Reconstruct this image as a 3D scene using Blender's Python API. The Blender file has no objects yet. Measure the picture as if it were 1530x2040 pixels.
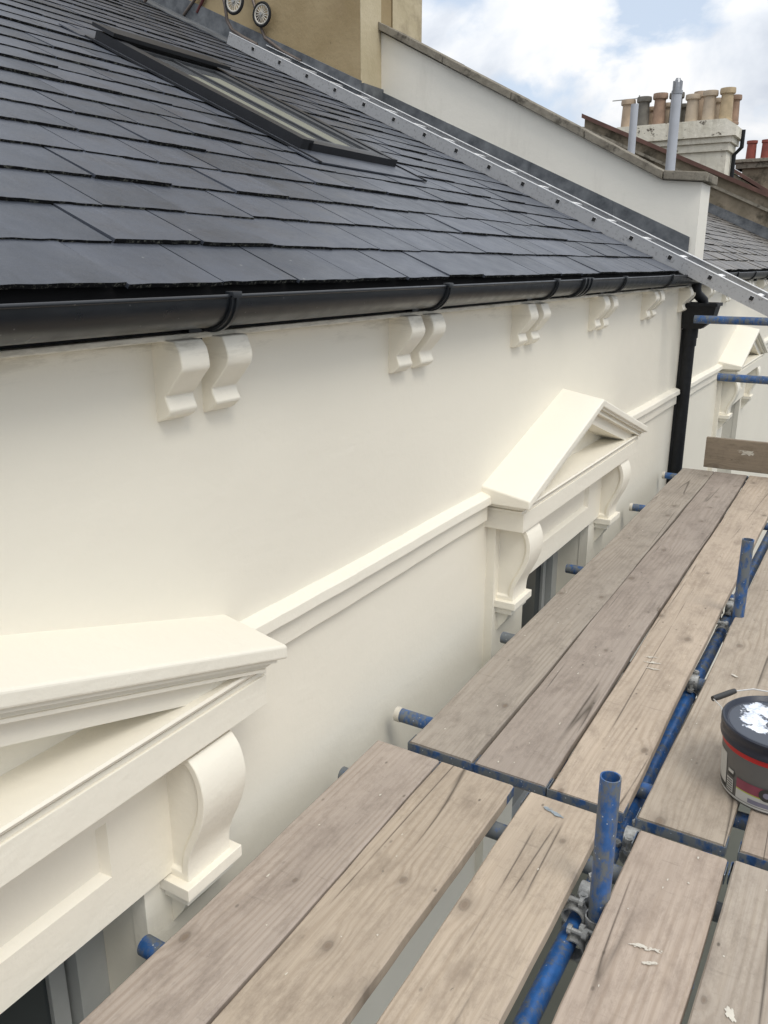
import bpy, bmesh, math, random
from mathutils import Vector, Matrix
from math import sin, cos, pi, radians, atan, sqrt

sc = bpy.context.scene
# ------------------------------------------------------------------ camera
cam_d = bpy.data.cameras.new('camera'); cam = bpy.data.objects.new('camera', cam_d)
sc.collection.objects.link(cam); sc.camera = cam
YAW, PIT, ROL = 0.54227, 0.291035, -0.00112
fw = Vector((cos(PIT)*cos(YAW), cos(PIT)*sin(YAW), -sin(PIT)))
rt = fw.cross(Vector((0, 0, 1))).normalized(); up = rt.cross(fw)
r2 = cos(ROL)*rt + sin(ROL)*up; u2 = -sin(ROL)*rt + cos(ROL)*up
cam.matrix_world = Matrix(((r2.x, u2.x, -fw.x, 0), (r2.y, u2.y, -fw.y, 0), (r2.z, u2.z, -fw.z, 0), (0, 0, 0, 1)))
cam_d.sensor_fit = 'HORIZONTAL'; cam_d.sensor_width = 36; cam_d.lens = 36*1635.6/1530
cam_d.clip_start = 0.05; cam_d.clip_end = 2000
sc.render.resolution_x = 768; sc.render.resolution_y = 1024

# ------------------------------------------------------------------ light
SUN_EL, SUN_AZ = radians(56), radians(-118)      # azimuth measured from +X towards +Y
CLOUD = 0.88
EXPOSURE = 0.13
world = bpy.data.worlds.new('World'); sc.world = world; world.use_nodes = True
wt = world.node_tree; wt.nodes.clear()
def wn(t, **k):
    n = wt.nodes.new(t)
    for a, b in k.items(): setattr(n, a, b)
    return n
out = wn('ShaderNodeOutputWorld'); bg = wn('ShaderNodeBackground')
sky = wn('ShaderNodeTexSky', sky_type='NISHITA', sun_disc=False)
sky.sun_elevation = SUN_EL; sky.sun_rotation = pi/2 - SUN_AZ
sky.air_density = 1.0; sky.dust_density = 1.5
tc = wn('ShaderNodeTexCoord'); sep = wn('ShaderNodeSeparateXYZ'); wt.links.new(tc.outputs['Generated'], sep.inputs[0])
def wm(op, a, b=None, clamp=False):
    n = wn('ShaderNodeMath', operation=op, use_clamp=clamp)
    for i, v in enumerate((a, b)):
        if v is None: continue
        if isinstance(v, (int, float)): n.inputs[i].default_value = v
        else: wt.links.new(v, n.inputs[i])
    return n.outputs[0]
zc = wm('MAXIMUM', sep.outputs[2], 0.0); den = wm('ADD', zc, 0.62)
cx = wm('DIVIDE', sep.outputs[0], den); cy = wm('DIVIDE', sep.outputs[1], den)
comb = wn('ShaderNodeCombineXYZ'); wt.links.new(cx, comb.inputs[0]); wt.links.new(cy, comb.inputs[1])
def wnoise(scale, detail, rough, off, dist=0.0):
    mp = wn('ShaderNodeMapping'); mp.inputs['Location'].default_value = off
    wt.links.new(comb.outputs[0], mp.inputs[0])
    n = wn('ShaderNodeTexNoise'); n.inputs['Scale'].default_value = scale; n.inputs['Detail'].default_value = detail
    n.inputs['Roughness'].default_value = rough; n.inputs['Distortion'].default_value = dist
    wt.links.new(mp.outputs[0], n.inputs['Vector']); return n.outputs['Fac']
def wramp(f, stops):
    r = wn('ShaderNodeValToRGB'); e = r.color_ramp.elements
    while len(e) < len(stops): e.new(0.5)
    for i, (p, c) in enumerate(stops): e[i].position = p; e[i].color = (*c, 1)
    wt.links.new(f, r.inputs[0]); return r.outputs[0]
cover = wramp(wnoise(4.6, 7, .54, (3.1, 7.7, 0), .2), [(.40, (0, 0, 0)), (.48, (1, 1, 1))])
tone = wramp(wnoise(4.2, 6, .55, (11.3, 2.4, 0), .25), [(.36, (.56, .61, .70)), (.47, (.78, .82, .88)), (.58, (1.0, 1.0, 1.0))])
blue = wn('ShaderNodeMix', data_type='RGBA'); blue.inputs[0].default_value = .68
sc_ = wn('ShaderNodeMix', data_type='RGBA', blend_type='MULTIPLY'); sc_.inputs[0].default_value = 1
wt.links.new(sky.outputs[0], sc_.inputs[6]); sc_.inputs[7].default_value = (.10, .10, .10, 1)   # the sky at strength 0.10
wt.links.new(sc_.outputs[2], blue.inputs[6]); blue.inputs[7].default_value = (.74, .84, .98, 1)  # thin high haze over it
ctone = wn('ShaderNodeMix', data_type='RGBA', blend_type='MULTIPLY'); ctone.inputs[0].default_value = 1
wt.links.new(tone, ctone.inputs[6])
lum = wm('MULTIPLY', wm('ADD', wm('MULTIPLY', zc, 0.95), 0.92), CLOUD)     # an overcast sky is brighter towards the zenith
wt.links.new(lum, ctone.inputs[7])
mx = wn('ShaderNodeMix', data_type='RGBA')
wt.links.new(cover, mx.inputs[0]); wt.links.new(blue.outputs[2], mx.inputs[6]); wt.links.new(ctone.outputs[2], mx.inputs[7])
wt.links.new(mx.outputs[2], bg.inputs[0]); bg.inputs[1].default_value = 1.0
wt.links.new(bg.outputs[0], out.inputs[0])

sd = bpy.data.lights.new('sun', 'SUN'); sd.energy = 1.4; sd.angle = radians(22); sd.color = (1, .95, .86)
so = bpy.data.objects.new('sun', sd); sc.collection.objects.link(so)
so.rotation_euler = Vector((cos(SUN_EL)*cos(SUN_AZ), cos(SUN_EL)*sin(SUN_AZ), sin(SUN_EL))).to_track_quat('Z', 'Y').to_euler()
vs = sc.view_settings; vs.view_transform = 'Standard'; vs.look = 'None'; vs.exposure = EXPOSURE; vs.gamma = 1

# ------------------------------------------------------------------ material helpers
def lin(r, g, b):
    f = lambda c: (c/255/12.92) if c/255 <= .04045 else ((c/255+.055)/1.055)**2.4
    return (f(r), f(g), f(b))
class M:
    def __init__(s, name, rough=.6, metal=0., spec=.5):
        s.m = bpy.data.materials.new(name); s.m.use_nodes = True; s.nt = s.m.node_tree
        s.b = s.nt.nodes['Principled BSDF']; s.set('Roughness', rough); s.set('Metallic', metal); s.set('Specular IOR Level', spec)
        s.tc = s.nt.nodes.new('ShaderNodeTexCoord'); s.oi = s.nt.nodes.new('ShaderNodeObjectInfo')
    def set(s, i, v):
        if isinstance(v, bpy.types.NodeSocket): s.nt.links.new(v, s.b.inputs[i])
        elif isinstance(v, tuple): s.b.inputs[i].default_value = (*v, 1)
        else: s.b.inputs[i].default_value = v
    def map(s, scale=(1, 1, 1), loc=(0, 0, 0)):
        n = s.nt.nodes.new('ShaderNodeMapping'); n.inputs['Scale'].default_value = scale; n.inputs['Location'].default_value = loc
        s.nt.links.new(s.tc.outputs['Object'], n.inputs[0]); return n.outputs[0]
    def noise(s, scale=1, detail=4, rough=.55, v=None, w=None, dist=0.):
        n = s.nt.nodes.new('ShaderNodeTexNoise'); n.inputs['Scale'].default_value = scale
        n.inputs['Detail'].default_value = detail; n.inputs['Roughness'].default_value = rough; n.inputs['Distortion'].default_value = dist
        s.nt.links.new(v if v is not None else s.tc.outputs['Object'], n.inputs['Vector'])
        if w is not None: n.noise_dimensions = '4D'; s.nt.links.new(w, n.inputs['W'])
        return n.outputs['Fac']
    def ramp(s, f, *stops):
        r = s.nt.nodes.new('ShaderNodeValToRGB'); e = r.color_ramp.elements
        while len(e) < len(stops): e.new(.5)
        for i, (p, c) in enumerate(stops):
            e[i].position = p; e[i].color = (*((c, c, c) if not isinstance(c, tuple) else c), 1)
        s.nt.links.new(f, r.inputs[0]); return r.outputs[0]
    def mix(s, f, a, b, mode='MIX'):
        n = s.nt.nodes.new('ShaderNodeMix'); n.data_type = 'RGBA'; n.blend_type = mode
        for i, v in ((0, f), (6, a), (7, b)):
            if isinstance(v, bpy.types.NodeSocket): s.nt.links.new(v, n.inputs[i])
            elif isinstance(v, tuple): n.inputs[i].default_value = (*v, 1)
            else: n.inputs[i].default_value = v
        return n.outputs[2]
    def math(s, op, a, b=0., clamp=False):
        n = s.nt.nodes.new('ShaderNodeMath'); n.operation = op; n.use_clamp = clamp
        for i, v in enumerate((a, b)):
            if isinstance(v, bpy.types.NodeSocket): s.nt.links.new(v, n.inputs[i])
            else: n.inputs[i].default_value = v
        return n.outputs[0]
    def xyz(s):
        n = s.nt.nodes.new('ShaderNodeSeparateXYZ'); s.nt.links.new(s.tc.outputs['Object'], n.inputs[0]); return n.outputs
    def vor(s, v, scale, feature='F1', rnd=1., dim='3D'):
        n = s.nt.nodes.new('ShaderNodeTexVoronoi'); n.feature = feature; n.voronoi_dimensions = dim; n.inputs['Scale'].default_value = scale
        n.inputs['Randomness'].default_value = rnd
        s.nt.links.new(v, n.inputs['Vector']); return n
    def bump(s, h, strength=.3, dist=.01, prev=None):
        n = s.nt.nodes.new('ShaderNodeBump'); n.inputs['Strength'].default_value = strength; n.inputs['Distance'].default_value = dist
        s.nt.links.new(h, n.inputs['Height'])
        if prev is not None: s.nt.links.new(prev, n.inputs['Normal'])
        s.nt.links.new(n.outputs[0], s.b.inputs['Normal']); return n.outputs[0]

def m_paint(name, col, dirt=.10, eaves=True, bs=.34):
    a = M(name, .5, spec=.35)
    big = a.noise(1.3, 3, .5); fine = a.noise(55, 5, .6); mid = a.noise(9, 4, .6)
    c = a.mix(a.ramp(big, (.35, 0.), (.65, 1.)), tuple(x*.965 for x in col), col)
    spots = a.ramp(a.noise(14, 6, .75), (.69, 0.), (.73, 1.))
    c = a.mix(a.math('MULTIPLY', spots, dirt), c, (.42, .36, .27))
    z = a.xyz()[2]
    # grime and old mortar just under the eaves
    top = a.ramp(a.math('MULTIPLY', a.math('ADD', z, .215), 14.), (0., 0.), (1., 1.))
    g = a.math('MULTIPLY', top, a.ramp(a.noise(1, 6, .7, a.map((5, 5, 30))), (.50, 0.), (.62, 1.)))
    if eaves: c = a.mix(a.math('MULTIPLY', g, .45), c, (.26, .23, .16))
    else: c = a.mix(a.ramp(a.noise(1, 6, .7, a.map((3, 2.2, .5))), (.56, 0.), (.8, .35)), c, (.36, .33, .27))
    a.set('Base Color', c)
    trow = a.noise(1, 4, .6, a.map((2.2, 2.2, 7.)), dist=.6)
    h = a.math('ADD', a.math('ADD', a.math('MULTIPLY', fine, .22), mid), a.math('MULTIPLY', trow, .9))
    a.bump(h, bs, .006); return a.m
CREAM = (.83, .785, .675)
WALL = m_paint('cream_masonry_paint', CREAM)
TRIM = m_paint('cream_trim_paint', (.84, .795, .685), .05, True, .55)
PARA = m_paint('off_white_render_paint', (.80, .765, .68), .12, False)

def m_slate(name, c1, c2, lich=0.):
    a = M(name, .38, spec=.6)
    g = a.nt.nodes.new('ShaderNodeNewGeometry')
    c = a.mix(a.ramp(g.outputs['Random Per Island'], (0., 0.), (1., 1.)), c1, c2)
    c = a.mix(a.math('MULTIPLY', a.ramp(a.noise(5, 5, .6), (.4, 0.), (.7, 1.)), .35), c, tuple(x*1.45 for x in c2))
    streak = a.ramp(a.noise(1, 5, .6, a.map((30, 3, 3))), (.55, 0.), (.75, 1.))
    c = a.mix(a.math('MULTIPLY', streak, .22), c, tuple(x*1.9 for x in c2))
    dots = a.vor(a.tc.outputs['Object'], 9.)
    c = a.mix(a.ramp(dots.outputs['Distance'], (0.022, .5), (.034, 0.)), c, (.35, .36, .34))
    rust = a.ramp(a.noise(1.7, 2, .4), (.735, 0.), (.76, .5))
    c = a.mix(rust, c, (.16, .10, .06))
    if lich: c = a.mix(a.math('MULTIPLY', a.ramp(a.noise(11, 6, .7), (.5, 0.), (.66, 1.)), lich), c, (.20, .17, .11))
    a.set('Base Color', c)
    a.set('Roughness', a.ramp(a.noise(8, 5, .6), (.3, .33), (.7, .54)))
    a.bump(a.noise(1, 6, .65, a.map((40, 40, 40))), .35, .004); return a.m
SLATE = m_slate('blue_grey_slate', (.032, .038, .050), (.068, .076, .096))
SLATE_B = m_slate('brown_grey_slate', (.060, .056, .052), (.125, .113, .102), .6)

EDGE = M('rough_slate_edge', .9, spec=.1)
_a = EDGE; _a.set('Base Color', _a.mix(_a.ramp(_a.noise(90, 5, .8), (.53, 0.), (.62, 1.)), (.012, .012, .013), (.17, .17, .14))); EDGE = _a.m
def m_plain(name, col, rough=.5, metal=0., var=.12, ns=12, bump=.1, spec=.5):
    a = M(name, rough, metal, spec)
    c = a.mix(a.ramp(a.noise(ns, 5, .6), (.3, 0.), (.7, 1.)), tuple(x*(1-var) for x in col), tuple(min(1, x*(1+var)) for x in col))
    a.set('Base Color', c); a.bump(a.noise(ns*5, 4, .6), bump, .003); return a.m
DARK = m_plain('roof_void_felt', (.012, .012, .013), .9)
BLACKP = M('black_gutter_plastic', .30, spec=.6)
_a = BLACKP; _c = _a.mix(_a.ramp(_a.noise(1, 5, .7, _a.map((3, 25, 25))), (.4, 0.), (.75, 1.)), (.006, .008, .011), (.018, .021, .025))
_c = _a.mix(_a.ramp(_a.vor(_a.tc.outputs['Object'], 40.).outputs['Distance'], (.05, .35), (.09, 0.)), _c, (.2, .2, .2))
_a.set('Base Color', _c); _a.set('Roughness', _a.ramp(_a.noise(20, 4, .6), (.3, .26), (.7, .42))); BLACKP = _a.m
IRON = m_plain('black_painted_iron', (.009, .010, .012), .5, 0, .4, 30, .4, .3)
LEAD = M('lead_sheet', .62, spec=.4)
_a = LEAD; _a.set('Base Color', _a.mix(_a.ramp(_a.noise(6, 6, .65), (.35, 0.), (.68, 1.)), (.060, .066, .075), (.17, .18, .19)))
_a.bump(_a.noise(9, 4, .5), .5, .01); LEAD = _a.m
def m_stone(name, c1, c2, c3, s=9):
    a = M(name, .9, spec=.2)
    c = a.mix(a.ramp(a.noise(s, 6, .7), (.35, 0.), (.6, 1.)), c1, c2)
    c = a.mix(a.ramp(a.noise(s*.6, 5, .75), (.52, 0.), (.62, .8)), c, c3)
    a.set('Base Color', c); a.bump(a.noise(s*6, 5, .7), .6, .01); return a.m
COPING = m_stone('weathered_concrete', (.17, .15, .12), (.26, .235, .19), (.065, .058, .045))
STONE_B = m_stone('mottled_render', (.30, .25, .185), (.19, .16, .115), (.055, .048, .035), 1.6)
RIDGE = m_plain('red_brown_clay', (.11, .055, .042), .8, 0, .3, 3)
OCHRE = M('weathered_ochre_render', .8, spec=.25)
_a = OCHRE
_c = _a.mix(_a.ramp(_a.noise(1.1, 5, .6), (.38, 0.), (.62, 1.)), (.30, .225, .120), (.385, .30, .175))
_c = _a.mix(_a.ramp(_a.noise(2.6, 6, .7), (.55, 0.), (.68, .55)), _c, (.30, .225, .13))
_c = _a.mix(_a.ramp(_a.noise(16, 6, .7), (.66, 0.), (.72, .7)), _c, (.14, .10, .06))
_a.set('Base Color', _c); _a.bump(_a.noise(25, 5, .6), .35, .01); OCHRE = _a.m
OCHRE2 = m_stone('pale_weathered_render', (.55, .475, .33), (.48, .41, .27), (.36, .30, .20), 2.2)
STACK = M('flaking_cream_render', .8, spec=.2)
_a = STACK
_c = _a.mix(_a.ramp(_a.noise(1.6, 5, .6), (.35, 0.), (.65, 1.)), (.60, .57, .47), (.78, .74, .64))
_c = _a.mix(_a.ramp(_a.noise(1, 5, .7, _a.map((4, 4, 1.2))), (.5, 0.), (.7, .6)), _c, (.36, .32, .25))
_c = _a.mix(_a.ramp(_a.noise(2.3, 6, .8), (.60, 0.), (.63, 1.)), _c, (.11, .09, .07))
_a.set('Base Color', _c); _a.bump(_a.noise(12, 5, .7), .5, .03); STACK = _a.m
POT = [m_plain('clay_pot_buff', (.42, .32, .23), .8, 0, .2, 5), m_plain('clay_pot_sooty', (.15, .14, .12), .85, 0, .3, 5),
       m_plain('clay_pot_brown', (.30, .20, .14), .8, 0, .3, 5), m_plain('clay_pot_pink', (.44, .36, .27), .8, 0, .15, 5),
       m_plain('clay_pot_yellow', (.45, .35, .22), .8, 0, .2, 5)]
REDPOT = m_plain('red_clay', (.22, .05, .035), .7, 0, .2, 5)
FLUE = m_plain('grey_flue_plastic', (.42, .44, .48), .45, 0, .08, 6)
FLUECAP = m_plain('grey_metal_cap', (.30, .31, .33), .4, .5, .2, 20)
ALU = M('scuffed_aluminium', .5, .35)
_a = ALU; _c = _a.mix(_a.ramp(_a.noise(55, 6, .85), (.555, 0.), (.62, .75)), (.40, .40, .40), (.13, .125, .12))
_a.set('Base Color', _c); _a.set('Roughness', _a.ramp(_a.noise(30, 5, .6), (.3, .32), (.7, .6))); ALU = _a.m
ALU_LIT = m_plain('aluminium_sky_sheen', (.86, .86, .86), .4, .2, .04)  # paler aluminium: sky sheen of the upward faces put into the colour
HOLE = m_plain('black_rubber_and_hole_shade', (.008, .008, .008), .8)
GALV = m_plain('galvanised_steel', (.36, .36, .345), .55, .5, .35, 60, .6)
def m_tube(name, wear, blue=(.016, .066, .19)):
    a = M(name, .45, spec=.45)
    f = a.ramp(a.noise(1, 7, .72, a.map((34, 34, 16)), a.oi.outputs['Random']), (wear-.06, 0.), (wear+.06, 1.))
    c = a.mix(a.ramp(a.noise(18, 4, .6), (.35, 0.), (.7, 1.)), blue, tuple(x*1.9+.01 for x in blue))
    c = a.mix(f, c, (.135, .15, .16))
    c = a.mix(a.ramp(a.vor(a.tc.outputs['Object'], 55.).outputs['Distance'], (.07, .8), (.12, 0.)), c, (.50, .54, .58))
    a.set('Base Color', c); a.set('Roughness', a.ramp(f, (0., .38), (1., .62))); a.bump(f, .4, .0006); return a.m
TUBE = m_tube('worn_blue_tube', .50)
TUBE_X = m_tube('worn_blue_ledger_tube', .56, (.016, .080, .24))
TUBE_G = m_tube('bare_grey_tube', .40)
BAND = m_tube('blue_end_hoop', .45, (.014, .048, .13))
FRAMEW = m_plain('white_window_frame', (.42, .43, .42), .4, 0, .05)
GLASS = M('dark_window_glass', .06, spec=.8); GLASS.set('Base Color', (.035, .042, .045)); GLASS = GLASS.m
SKYF = m_plain('dark_skylight_metal', (.011, .012, .015), .45, .1, .2)
SKYR = m_plain('grey_skylight_trim', (.05, .053, .058), .5, .2, .2)
SKYG = M('skylight_glass', .08, spec=.8)
_a = SKYG; _c = _a.ramp(_a.noise(1, 3, .5, _a.map((9, 1.2, 1))), (.35, (.07, .074, .08)), (.65, (.17, .175, .18)))
_a.set('Base Color', _c); SKYG = _a.m
BLIND = m_plain('pale_yellow_blind', (.17, .17, .13), .7, 0, .08, 3)
PAVE = m_stone('paving_slabs', (.11, .11, .10), (.15, .15, .135), (.09, .09, .08), 1.2)
ASPH = m_plain('asphalt', (.05, .05, .052), .9, 0, .2, 30, .4)
SHEET = m_plain('grey_green_sheeting', (.115, .12, .10), .7, 0, .08, 2)
BAYR = m_plain('pale_flat_roof', (.42, .42, .38), .8, 0, .08, 4)

# weathered scaffold timber: grain, knots, cracks, dirt; tint from the object colour
def m_timber():
    a = M('weathered_scaffold_timber', .78, spec=.25)
    w = a.math('MULTIPLY', a.oi.outputs['Random'], 37.)
    off = a.nt.nodes.new('ShaderNodeCombineXYZ'); a.nt.links.new(w, off.inputs[0]); a.nt.links.new(w, off.inputs[1])
    add = a.nt.nodes.new('ShaderNodeVectorMath'); add.operation = 'ADD'
    a.nt.links.new(a.tc.outputs['Object'], add.inputs[0]); a.nt.links.new(off.outputs[0], add.inputs[1])
    def mp(sx, sy, sz=1.):
        n = a.nt.nodes.new('ShaderNodeMapping'); n.inputs['Scale'].default_value = (sx, sy, sz)
        a.nt.links.new(add.outputs[0], n.inputs[0]); return n.outputs[0]
    kn = a.vor(mp(3.4, 5.4, 0.), 1., dim='2D'); kd = a.math('ADD', kn.outputs['Distance'], a.math('MULTIPLY', a.math('SUBTRACT', a.noise(1, 4, .6, mp(38., 55., 4.)), .5), .045))
    sepc = a.nt.nodes.new('ShaderNodeSeparateColor'); a.nt.links.new(kn.outputs['Color'], sepc.inputs[0])
    kon = a.math('GREATER_THAN', sepc.outputs[0], .50)
    kd = a.math('DIVIDE', kd, a.math('ADD', .40, a.math('MULTIPLY', sepc.outputs[1], .95)))
    near = a.math('MULTIPLY', a.ramp(kd, (0., 1.), (.26, 0.)), kon)
    slow = a.noise(1, 3, .5, mp(.55, 5., 1.))
    ph = a.math('ADD', a.math('MULTIPLY', a.xyz()[1], 300.), a.math('MULTIPLY', slow, 48.))
    ph = a.math('ADD', ph, a.math('MULTIPLY', near, 7.))
    ring = a.math('ADD', a.math('MULTIPLY', a.math('SINE', ph), .5), .5)
    ring = a.math('MULTIPLY', a.math('POWER', ring, 2.2), a.ramp(a.noise(1, 3, .5, mp(1.3, 5)), (.40, .12), (.66, .9)))
    fine = a.noise(1, 5, .7, mp(5., 260., 60.))
    med = a.noise(1, 4, .6, mp(2.2, 60., 20.))
    blot = a.noise(1, 5, .62, mp(5., 9., 4.)); blot2 = a.noise(1, 4, .6, mp(1.6, 4., 2.))
    base = a.oi.outputs['Color']
    c = a.mix(a.math('MULTIPLY', ring, .46), base, a.mix(1., base, (.50, .44, .37), 'MULTIPLY'))
    c = a.mix(a.ramp(fine, (.34, .30), (.6, 0.)), c, a.mix(1., base, (.60, .56, .52), 'MULTIPLY'))
    c = a.mix(a.ramp(med, (.5, 0.), (.75, .35)), c, a.mix(1., base, (1.25, 1.24, 1.2), 'MULTIPLY'))
    c = a.mix(a.ramp(blot2, (.42, 0.), (.68, .55)), c, a.mix(1., base, (.74, .73, .73), 'MULTIPLY'))
    c = a.mix(a.ramp(blot, (.56, 0.), (.74, .62)), c, a.mix(1., base, (.52, .50, .49), 'MULTIPLY'))
    scuff = a.noise(1, 6, .8, mp(22., 40., 4.))
    c = a.mix(a.math('MULTIPLY', a.ramp(scuff, (.62, 0.), (.70, .75)), a.ramp(blot, (.45, .15), (.6, 1.))), c, (.11, .095, .08))
    # cracks along the grain
    # trodden-in dirt and scratches across the grain
    dirt = a.noise(1, 8, .82, mp(5., 11., 4.))
    c = a.mix(a.ramp(dirt, (.48, 0.), (.70, .75)), c, a.mix(1., base, (.50, .48, .47), 'MULTIPLY'))
    scr = a.vor(mp(9., 16., 0.), 1., dim='2D')
    sp2 = a.nt.nodes.new('ShaderNodeSeparateColor'); a.nt.links.new(scr.outputs['Color'], sp2.inputs[0])
    son = a.math('MULTIPLY', a.math('GREATER_THAN', sp2.outputs[1], .86), a.math('ADD', .35, sp2.outputs[0]))
    c = a.mix(a.math('MULTIPLY', a.ramp(scr.outputs['Distance'], (.030, .6), (.075, 0.)), son), c, (.09, .075, .06))
    smear = a.noise(1, 5, .7, mp(60., 9., 4.))
    c = a.mix(a.math('MULTIPLY', a.ramp(smear, (.58, 0.), (.72, .34)), a.ramp(blot2, (.42, 0.), (.52, 1.))), c, (.12, .10, .085))
    cr = a.math('ABSOLUTE', a.math('SUBTRACT', a.noise(1, 2.5, .4, mp(.17, 5.2, 1.)), .5))
    crm = a.math('MULTIPLY', a.ramp(cr, (.0022, 1.), (.0050, 0.)), a.ramp(a.noise(1, 2, .5, mp(1.4, 3.)), (.50, 0.), (.56, 1.)))
    c = a.mix(a.math('MULTIPLY', crm, .8), c, (.05, .04, .03))
    halo = a.math('MULTIPLY', a.ramp(kd, (.03, 1.), (.16, 0.)), kon)
    c = a.mix(a.math('MULTIPLY', halo, .38), c, (.15, .125, .10))
    kcore = a.math('MULTIPLY', a.ramp(kd, (.022, 1.), (.052, 0.)), kon)
    krim = a.math('MULTIPLY', a.math('SUBTRACT', a.ramp(kd, (.046, 1.), (.068, 0.)), a.ramp(kd, (.030, 1.), (.046, 0.))), kon)
    c = a.mix(a.math('MULTIPLY', kcore, .62), c, (.17, .125, .09))
    c = a.mix(a.math('MULTIPLY', krim, .32), c, (.09, .07, .055))
    a.set('Base Color', c)
    h = a.math('SUBTRACT', a.math('ADD', a.math('MULTIPLY', fine, .5), a.math('MULTIPLY', ring, -.25)), a.math('MULTIPLY', crm, 1.2))
    a.bump(h, .55, .0016); return a.m
TIMBER = m_timber()
SPLAT = m_plain('dried_cream_paint', (.60, .56, .48), .5, 0, .06, 40)
SPLATB = m_plain('blue_paint_mark', (.27, .31, .34), .7, 0, .2, 40)
PLASTIC_D = m_plain('dark_blue_lid_plastic', (.014, .018, .032), .32, 0, .15, 20, .05)
LIDTOP = M('dark_lid_panel_with_wet_white_paint', .35, spec=.5)
_a = LIDTOP; _p = _a.xyz()
def _ell(cx_, cy_, rx, ry):
    u_ = _a.math('POWER', _a.math('ABSOLUTE', _a.math('DIVIDE', _a.math('SUBTRACT', _p[0], cx_), rx)), 2.); v_ = _a.math('POWER', _a.math('ABSOLUTE', _a.math('DIVIDE', _a.math('SUBTRACT', _p[1], cy_), ry)), 2.)
    return _a.math('SUBTRACT', 1., _a.math('SQRT', _a.math('ADD', u_, v_)))
_m = _a.math('MAXIMUM', _a.math('MAXIMUM', _ell(2.385, .140, .042, .075), _ell(2.32, .165, .050, .038)), _a.math('MAXIMUM', _ell(2.275, .150, .026, .030), _ell(2.262, .100, .014, .013)))
_m = _a.math('ADD', _m, _a.math('MULTIPLY', _a.math('SUBTRACT', _a.noise(38, 7, .72), .5), 2.6))
_k = _a.ramp(_m, (.04, 0.), (.16, 1.))
_a.set('Base Color', _a.mix(_k, (.055, .064, .085), _a.mix(_a.ramp(_a.noise(60, 4, .6), (.4, 0.), (.6, 1.)), (.55, .60, .70), (.86, .89, .94))))
_a.bump(_k, .5, .0015); LIDTOP = _a.m
SPLATW = m_plain('wet_white_paint', (.84, .87, .92), .35, 0, .05, 40)
TUBG = m_plain('grey_label', (.105, .103, .10), .45, 0, .05)
TUBR = m_plain('red_label', (.42, .012, .014), .4, 0, .05)
TUBW = m_plain('white_label', (.46, .46, .44), .45, 0, .05)
TUBP = m_plain('pink_label_print', (.20, .045, .07), .45, 0, .25, 8)
TUBY = m_plain('lime_label_print', (.36, .40, .08), .45)
TUBB = m_plain('black_label_print', (.03, .03, .03), .45)
TUBL = m_plain('lilac_label_print', (.17, .165, .22), .45)
WIRE = m_plain('bright_wire', (.75, .75, .73), .35, .5)
LEAF = m_plain('green_leaves', (.05, .085, .025), .6, 0, .4, 3)
BARK = m_plain('brown_bark', (.10, .07, .045), .9)
WHEELR = m_plain('cream_wheel_plastic', (.55, .52, .46), .5)
HOOK = m_plain('grey_brown_steel', (.13, .105, .09), .5, .4, .3)
REDROD = m_plain('dark_red_rod', (.09, .02, .02), .5)

# ------------------------------------------------------------------ geometry helpers
def obj(name, bm, mats, parent=None, smooth=False, loc=None):
    me = bpy.data.meshes.new(name)
    bmesh.ops.recalc_face_normals(bm, faces=bm.faces)
    if smooth:
        for f in bm.faces: f.smooth = True
    bm.to_mesh(me); bm.free()
    for m in (mats if isinstance(mats, (list, tuple)) else [mats]): me.materials.append(m)
    o = bpy.data.objects.new(name, me); sc.collection.objects.link(o)
    if parent: o.parent = parent
    if loc: o.location = loc
    if smooth:
        try: me.set_sharp_from_angle(angle=radians(38))
        except Exception: pass
    return o
def tag(o, label=None, cat=None, group=None, kind=None):
    if label: o['label'] = label
    if cat: o['category'] = cat
    if group: o['group'] = group
    if kind: o['kind'] = kind
    return o
def thing(name, label, cat, loc=(0, 0, 0), group=None):
    o = bpy.data.objects.new(name, None); sc.collection.objects.link(o); o.location = loc; o.empty_display_size = .2
    return tag(o, label, cat, group)
def B(): return bmesh.new()
def box(bm, x0, x1, y0, y1, z0, z1, bev=0., mi=0):
    vs_ = [bm.verts.new((x, y, z)) for x in (x0, x1) for y in (y0, y1) for z in (z0, z1)]
    fs = [bm.faces.new([vs_[i] for i in q]) for q in ((0, 1, 3, 2), (4, 6, 7, 5), (0, 4, 5, 1), (2, 3, 7, 6), (0, 2, 6, 4), (1, 5, 7, 3))]
    for f in fs: f.material_index = mi
    if bev:
        es = list({e for f in fs for e in f.edges})
        bmesh.ops.bevel(bm, geom=es, offset=bev, segments=2, affect='EDGES', profile=.6)
def loft(bm, A, Bp, mi=0, caps=True):
    a = [bm.verts.new(p) for p in A]; b = [bm.verts.new(p) for p in Bp]; n = len(a)
    for i in range(n):
        f = bm.faces.new((a[i], a[(i+1) % n], b[(i+1) % n], b[i])); f.material_index = mi
    if caps:
        bm.faces.new(list(reversed(a))).material_index = mi; bm.faces.new(b).material_index = mi
def prism_x(bm, prof, x0, x1, mi=0): loft(bm, [(x0, y, z) for y, z in prof], [(x1, y, z) for y, z in prof], mi)
def prism_y(bm, prof, y0, y1, mi=0): loft(bm, [(x, y0, z) for x, z in prof], [(x, y1, z) for x, z in prof], mi)
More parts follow.
